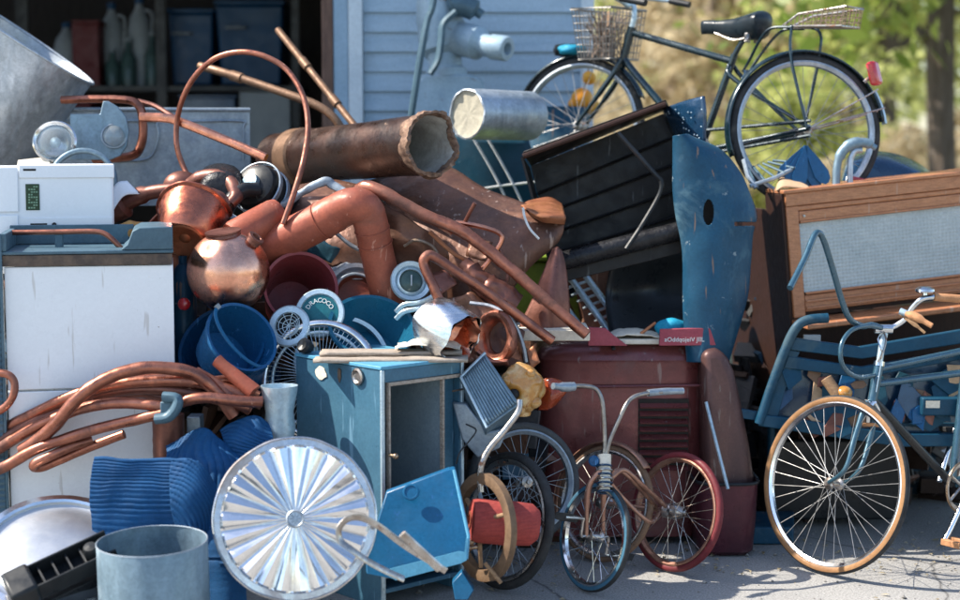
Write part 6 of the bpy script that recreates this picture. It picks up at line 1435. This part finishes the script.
for s in (-1, 1):
    q = hb-Z*.03+nw*s*.03
    t.part('brake_arm', MB().tube(cr([hb+nw*s*.004-Fv*.03, q-Fv*.03, hb-Z*.075+nw*s*.03-Fv*.02], 5), .008, 8), M['chrome'])
    t.part('brake_pad', MB().box(hb-Z*.085+nw*s*.017-Fv*.01, X*.022, Z*.006, nw*.007), M['cork'], bevel=.002)
t.done()
# ================================================================== RAISED BICYCLE
def du(px): return 6.72+.7*(805-px)/225
def U(px, py, off=0): return W(px, py, du(px)+off)
t = T('raised_bicycle', 'dark green bicycle with front basket and wire rear rack raised on top of the pile', 'bicycle')
e_ = (U(805, 130)-U(580, 128)); e_.z = 0; e_ = -e_.normalized(); nfr = Vector((e_.y, -e_.x, 0)); nfr = nfr if nfr.y < 0 else -nfr
hr, hf = U(805, 131), U(580, 126)
Rw = m(78, 6.72)
nwf = N(.42, 0, .9)
wheel_parts(t, hf, N(-.42, 0, .9), Rw*.97, .018, None, ('rubber', 'galv', 'spoke'), 32, .032)
wheel_parts(t, hr, N(.05, .03, .99), Rw, .018, None, ('rubber', 'galv', 'spoke'), 32, .035)
nr_ = N(.05, .03, .99); nf_ = N(-.42, 0, .9)
def fend(c, n, R, a0, a1, w_):
    n = n.normalized(); u = (X-n*X.dot(n)).normalized(); v = n.cross(u); v = v if v.z > 0 else -v
    rows = []
    for k in range(7):
        h = (k/6-.5)*2; rows.append([c+(u*math.cos(a)+v*math.sin(a))*(R+.012-.014*h*h)+n*h*w_ for a in [math.radians(a0+(a1-a0)*j/40) for j in range(41)]])
    return MB().grid(rows)
t.part('rear_fender', fend(hr, nr_, Rw+.006, 200, 8, .028), M['frame_green'], solid=.003, label='glossy blue black rear mudguard')
t.part('fender_tip', fend(hr, nr_, Rw+.02, 30, 6, .018), M['pale_tin'], solid=.002)
t.part('front_fender', fend(hf, nf_, Rw*.97+.006, 150, 20, .027), M['frame_green'], solid=.003)
ht0, ht1 = U(623, 60), U(632, 27); bb = U(700, 152); sc0 = U(731, 61); sp = U(743, 40)
t.part('head_tube', MB().tube([ht0, ht1], .02, 16), M['frame_green'])
for s in (-1, 1):
    t.part('fork_blade', MB().tube(cr([ht0+nf_*s*.025, U(612, 82)+nf_*s*.045, hf+nf_*s*.05], 6), [.014, .013, .009], 12), M['frame_green'])
    t.part('chain_stay', MB().tube([bb+nfr*s*.03, hr+nr_*s*.06], [.012, .009], 10), M['frame_green'])
    t.part('seat_stay', MB().tube(cr([sc0+nfr*s*.02+Z*-.02, U(740, 80)+nfr*s*.045, hr+nr_*s*.06], 6), [.010, .010, .008], 10), M['frame_green'])
    t.part('rack_leg', MB().tube(cr([U(784 if s < 0 else 798, 27)+nfr*s*.06, U(799 if s > 0 else 811, 30)+nfr*s*.07, U(799 if s > 0 else 811, 60)+nfr*s*.07, hr+nr_*s*.065+X*(.012 if s < 0 else -.012)], 6), .0065, 8), M['frame_green'])
    t.part('rack_arm', MB().tube(cr([U(798, 28)+nfr*s*.06, U(778, 29)+nfr*s*.06, U(766, 40)+nfr*s*.05, U(752, 62)+nfr*s*.03, U(746, 72)+nfr*s*.03], 5), .0065, 8), M['frame_green'])
    t.part('fender_stay', MB().tube([hr+nr_*s*.05, hr+nr_*s*.04+(X*.87+Z*.5)*(Rw+.005)], .0035, 6), M['chrome_old'])
    t.part('fender_stay', MB().tube([hr+nr_*s*.05, hr+nr_*s*.04+(X*.96+Z*.27)*(Rw+.005)], .0035, 6), M['chrome_old'])
t.part('top_tube', MB().tube([ht1-Z*.025, sc0], .0155, 14), M['frame_green'])
t.part('down_tube', MB().tube(cr([ht0+Z*.01, U(634, 72), U(660, 103), bb], 6), .0165, 14), M['frame_green'])
t.part('seat_tube', MB().tube([bb, sc0+(sp-sc0)*.3], .016, 14), M['frame_green'])
t.part('seat_post', MB().tube([sc0, sp], .0125, 12), M['frame_green'])
# saddle: nose to the left
b = MB(); rows = []
S0, S1 = U(702, 27), U(769, 24)
ax = (S1-S0).normalized(); L_ = (S1-S0).length
for i in range(25):
    f_ = i/24; wd = .022+.078*max(0, (f_-.35)/.65)**1.1*(1 if f_ < .93 else .8); wd = wd if f_ > .04 else .012
    topz_ = .014-.028*math.sin(PI*min(1, f_*1.0))**2*.5+.012*f_; th_ = .045+.055*max(0, (f_-.25)/.75)**.8
    if f_ > .86: k_ = math.sqrt(max(.04, 1-((f_-.86)/.145)**2)); th_ *= k_; wd *= k_
    cpt = S0+ax*L_*f_+Z*(topz_-.006)
    rows.append([cpt+nfr*wd*math.cos(a)+Z*(th_*.45*math.sin(a) if math.sin(a) > 0 else th_*math.sin(a)*.9) for a in [2*PI*j/20 for j in range(21)]])
b.grid(rows); o = len(b.v); n0 = 21
b.f.append(tuple(range(20))); b.f.append(tuple(24*21+j for j in range(20)))
sdl = t.part('saddle', b, M['leather'])
for s in (-1, 1):
    t.part('spring', MB().tube([U(752, 38)+nfr*s*.04+Vector((math.cos(k*1.1)*.012, math.sin(k*1.1)*.012, -.02+k*.0014)) for k in range(30)], .003, 6), M['chrome_old'], sdl)
    t.part('saddle_rail', MB().tube(cr([U(716, 33)+nfr*s*.012, U(735, 40)+nfr*s*.022, U(752, 38)+nfr*s*.035], 5), .0035, 6), M['chrome_old'], sdl)
# rear wire tray
P0, P1 = U(778, 25), U(856, 12); 
e2 = (U(853, 27)-U(786, 27)).normalized(); 
A0 = U(786, 27); 
L_ = (U(854, 26)-U(786, 27)).length
tp = lambda a, b_, z_: A0+e2*a*L_+nfr*(b_-.5)*.17*(.45+.55*min(1, a*2.2))+Z*z_
tray = t.part('wire_tray', MB().tube([tp(0, 0, 0), tp(.3, 0, .05), tp(1, 0, .078), tp(1, 1, .078), tp(.3, 1, .05), tp(0, 1, 0)], .005, 8, closed=True).tube([tp(0.02, 0, -.002), tp(.45, 0, 0), tp(.95, 0, 0), tp(.95, 1, 0), tp(.45, 1, 0), tp(.02, 1, -.002)], .005, 8, closed=True), M['chrome_old'])
for k in range(13):
    a = .1+.88*k/12; zt_ = .05*min(1, a/.3)+(.035*(a-.3)/.7 if a > .3 else 0); bo = a*.95
    t.part('tray_wire', MB().tube([tp(a, 0, zt_), tp(bo, 0, 0), tp(bo, 1, 0), tp(a, 1, zt_)], .0022, 5), M['wire'], tray)
for k in range(7):
    t.part('tray_wire', MB().tube([tp(.04, k/6, 0), tp(.96, k/6, 0), tp(1, k/6, .085)], .0022, 5), M['wire'], tray)
for k in (1, 2, 3):
    z_ = .085*k/4; t.part('tray_wire', MB().tube([tp(.25+.05*k, 0, z_*.75), tp(.97, 0, z_), tp(.97, 1, z_), tp(.25+.05*k, 1, z_*.75)], .002, 5), M['wire'], tray)
rf = hr+(X*math.cos(math.radians(40))+Z*math.sin(math.radians(40)))*(Rw+.045)
t.part('reflector', MB().box(rf, (X*.25-Z*.97).normalized()*.052, nfr*.026, (X*.97+Z*.25).normalized()*.020), M['red_lens'], bevel=.012, label='red rear reflector')
t.part('reflector_mount', MB().seg(rf-(X*.7+Z*.6)*.03, rf-(X*.7+Z*.6)*.06, .008), M['chrome_old'])
# drivetrain
bq = bb+nfr*.06
t.part('chainring', MB().torus(bq, nfr, .085, .006, 48, 8), M['chrome_old'])
t.part('chain_guard', MB().tube([bq+Z*.09, hr+nr_*.07+Z*.03], .008, 8), M['frame_green'])
t.part('chain_guard', MB().tube([bq-Z*.02, hr+nr_*.07-Z*.03], .008, 8), M['frame_green'])
t.part('crank', MB().tube([bq, bq+e_*.12-Z*.1], .009, 8), M['chrome_old'])
t.part('pedal', MB().box(bq+e_*.12-Z*.1+nfr*.05, nfr*.045, e_*.035, Z*.01), M['rubber'], bevel=.003)
t.part('dynamo', MB().lathe(U(752, 82)+nfr*.05, Z, [(.001, -.05), (.02, -.05), (.022, .02), (.012, .03), (.012, .05), (.001, .05)], 20), M['cobalt'])
# handlebar
t.part('stem', MB().tube(cr([ht1, U(634, 18), U(634, 8), U(632, 2)], 4), .0125, 12), M['pale_tin'])
t.part('handlebar', MB().tube(cr([U(632, 4), U(624, 4)-nfr*.03, U(612, -2)-nfr*.2, U(612, -6)-nfr*.28, U(632, -4)-nfr*.33], 6), .0105, 12), M['pale_tin'])
t.part('handlebar', MB().tube(cr([U(632, 4), U(632, 6)+nfr*.04, U(634, 3)+nfr*.1, U(640, 1)+nfr*.2, U(652, 2)+nfr*.26], 6), .0105, 12), M['pale_tin'])
t.part('grip', MB().tube([U(652, 2)+nfr*.26, U(678, 7)+nfr*.27], .0155, 12), M['black_plastic'])
t.part('grip', MB().tube([U(632, -4)-nfr*.33, U(652, 0)-nfr*.33], .0155, 12), M['black_plastic'])
# basket
bx0 = U(607, 8); e3 = e_
bk = lambda a, b_, z_: U(609, 10)+(-e3*((a-.5)*.21*(1-.2*(1-z_))))*1.0+nfr*(b_-.5)*.30*(1-.2*(1-z_))+Z*((z_-1)*.225)
ring = lambda z_: [bk(0, 0, z_), bk(1, 0, z_), bk(1, 1, z_), bk(0, 1, z_)]
bas = t.part('basket', MB().tube(ring(1), .006, 8, closed=True), M['wire_grey'])
t.part('basket_rim', MB().tube(ring(0), .004, 8, closed=True), M['wire_grey'], bas)
for k in range(11):
    for b_ in (0, 1): t.part('basket_wire', MB().seg(bk(k/10, b_, 1), bk(k/10, b_, 0), .0022, seg=5), M['wire_grey'], bas)
for k in range(1, 11):
    for a in (0, 1): t.part('basket_wire', MB().seg(bk(a, k/11, 1), bk(a, k/11, 0), .0022, seg=5), M['wire_grey'], bas)
for k in range(1, 7): t.part('basket_wire', MB().tube(ring(k/7), .002, 5, closed=True), M['wire_grey'], bas)
for k in range(7): t.part('basket_wire', MB().seg(bk(0, k/6, 0), bk(1, k/6, 0), .002, seg=5), M['wire_grey'], bas)
t.part('lamp', MB().lathe(U(572, 50)-nfr*.02, -X, [(.001, -.05), (.022, -.04), (.03, 0), (.03, .06), (.025, .09), (.001, .10)], 24), M['black_plastic'])
t.done()
solo('wood_stick', MB().prism([U(604, 12)-nfr*.02, U(608, 10)-nfr*.02, U(606, 42), U(603, 42)], Y*.02), M['wood_raw'], 'pale wood slat standing in the wire front basket', 'slat')
rnd = random.Random(5); b = MB()
for k in range(50):
    p0 = bk(rnd.uniform(.1, .9), rnd.uniform(.1, .9), .03); p1 = bk(rnd.uniform(.1, .9), rnd.uniform(.08, .92), rnd.uniform(.6, .98))
    b.seg(p0, p1, rnd.uniform(.002, .0045), seg=5)
solo('twig_bundle', b, M['bark_pale'], 'bundle of dry twigs filling the wire front basket', 'twigs')
solo('blue_cloth', MB().ball(U(575, 50)+nfr*.03, .055, 28, (1.2, .7, .45), lambda p, dv: p+dv*.015*nz(p, 30)), M['teal_cloth'], 'small bright blue cloth on the raised front mudguard', 'cloth')
# ================================================================== HEAP, SMALL LITTER
def heap_mat():
    mt, nt, P, L = _nt('mixed scrap')
    g = nt.nodes.new('ShaderNodeNewGeometry'); r = nt.nodes.new('ShaderNodeValToRGB'); r.color_ramp.interpolation = 'CONSTANT'; e = r.color_ramp.elements
    e[0].position = 0; e[0].color = (.06, .035, .025, 1); e[1].position = .3; e[1].color = (.02, .02, .022, 1)
    for p_, c_ in ((.5, (.16, .08, .05, 1)), (.65, (.03, .08, .13, 1)), (.8, (.10, .10, .10, 1)), (.93, (.22, .12, .08, 1))):
        q = e.new(p_); q.color = c_
    L.new(g.outputs['Random Per Island'], r.inputs[0]); L.new(r.outputs[0], P.inputs['Base Color']); P.inputs['Roughness'].default_value = .55; P.inputs['Metallic'].default_value = .4
    tc = nt.nodes.new('ShaderNodeTexCoord'); b = nt.nodes.new('ShaderNodeBump'); b.inputs['Strength'].default_value = .5; b.inputs['Distance'].default_value = .01
    L.new(tex(nt, tc.outputs['Object'], 30, 5, .6), b.inputs['Height']); L.new(b.outputs[0], P.inputs['Normal']); return mt
rnd = random.Random(11); b = MB()
# (px, depth centre, half width px, half depth, height)
mounds = [(60, 6.55, 150, .30, 1.35), (230, 6.3, 130, .35, 1.0), (370, 6.3, 110, .28, 1.0), (470, 6.45, 90, .3, 1.0), (330, 6.6, 160, .3, 1.1), (600, 6.85, 110, .25, 1.05), (830, 7.05, 130, .25, 1.2), (500, 7.2, 120, .35, 1.1)]
for px, dd, hw, hd_, hh_ in mounds:
    for i in range(420):
        u, v, q = rnd.uniform(-1, 1), rnd.uniform(-1, 1), rnd.random()
        rr = math.hypot(u, v*.8)
        if rr > 1: continue
        top = hh_*(1-rr**2.2*.75); z_ = top*q
        d_ = dd+v*hd_; p = Vector(((px+u*hw-480)/FPX*d_, d_, max(.05, z_)))
        s1, s2, s3 = rnd.uniform(.03, .12), rnd.uniform(.02, .08), rnd.uniform(.003, .02)
        nn = Vector((rnd.gauss(0, 1), rnd.gauss(0, 1), rnd.gauss(0, 1))).normalized(); u_, w_, _ = basis(nn)
        b.box(p, u_*s1, w_*s2, nn*s3)
o = bpy.data.objects.new('scrap_heap', fastmesh('scrap_heap', b, heap_mat())); COL.objects.link(o); o['kind'] = 'stuff'; o['label'] = 'dark jumble of small metal scrap filling the gaps of the pile'
b = MB(); rnd = random.Random(6)
for i in range(700):
    x, y_ = rnd.uniform(-.6, 2.6), rnd.uniform(5.2, 8.2); s_ = rnd.uniform(.002, .007)*(1.8 if rnd.random() < .08 else 1)
    c = Vector((x, y_, s_*.5)); vs = [c+Vector((s_*math.cos(a)*rnd.uniform(.6, 1.2), s_*math.sin(a)*rnd.uniform(.6, 1.2), rnd.uniform(-.4, .4)*s_)) for a in [2*PI*k/6 for k in range(6)]]
    b.add(vs+[c+Z*s_*.7, c-Z*s_*.6], [(k, (k+1) % 6, 6) for k in range(6)]+[((k+1) % 6, k, 7) for k in range(6)])
M['pebble'] = mat('gravel', (.30, .28, .25), (.16, .15, .14), 0, .9, 30)
o = bpy.data.objects.new('gravel', fastmesh('gravel', b, M['pebble'])); COL.objects.link(o); o['kind'] = 'stuff'; o['label'] = 'loose grit scattered over the grey pavement'

b = MB(); rnd = random.Random(16)
for i in range(520):
    x, y_ = rnd.uniform(-.5, 2.7), rnd.uniform(5.3, 8.4)
    if rnd.random() < .65: y_ = rnd.uniform(5.75, 6.3)
    s_ = rnd.uniform(.004, .018); a = rnd.uniform(0, 6.3); e = Vector((math.cos(a), math.sin(a), rnd.uniform(-.1, .2))); f_ = Vector((-math.sin(a), math.cos(a), rnd.uniform(-.2, .3)))
    c = Vector((x, y_, .006)); b.add([c-e*s_, c-f_*s_*.5+Z*.003, c+e*s_, c+f_*s_*.5+Z*.004], [(0, 1, 2, 3)])
o = bpy.data.objects.new('leaf_litter', fastmesh('leaf_litter', b, M['leaf_dry'])); COL.objects.link(o); o['kind'] = 'stuff'; o['label'] = 'scattered dry leaf bits and rust flakes on the pavement'
# ================================================================== CAMERA, LIGHT
cam = bpy.data.cameras.new('camera'); co = bpy.data.objects.new('camera', cam); COL.objects.link(co); sc.camera = co
cam.sensor_width = 36; cam.lens = FPX/960*36; cam.clip_end = 1500; cam.clip_start = .05
co.location = CAM; co.rotation_euler = (PI/2-PITCH, 0, 0)
cam.dof.use_dof = True; cam.dof.focus_distance = 5.85; cam.dof.aperture_fstop = 1.4
SUN_AZ, SUN_EL = math.radians(-86), math.radians(47)
sv = Vector((math.sin(SUN_AZ)*math.cos(SUN_EL), math.cos(SUN_AZ)*math.cos(SUN_EL), math.sin(SUN_EL)))
sl = bpy.data.lights.new('sun', 'SUN'); so = bpy.data.objects.new('sun', sl); COL.objects.link(so)
sl.energy = 4.4; sl.angle = math.radians(.5); sl.color = (1, .93, .82); so.rotation_euler = sv.to_track_quat('Z', 'Y').to_euler(); so.location = sv*30
w = bpy.data.worlds.new('World'); sc.world = w; w.use_nodes = True; nt = w.node_tree
sky = nt.nodes.new('ShaderNodeTexSky'); sky.sky_type = 'NISHITA'; sky.sun_disc = False; sky.sun_elevation = SUN_EL; sky.sun_rotation = SUN_AZ
nt.links.new(sky.outputs[0], nt.nodes['Background'].inputs[0]); nt.nodes['Background'].inputs[1].default_value = .14
vs_ = sc.view_settings; vs_.view_transform = 'Standard'; vs_.look = 'None'; vs_.exposure = 1.17; vs_.gamma = 1; vs_.use_curve_mapping = False
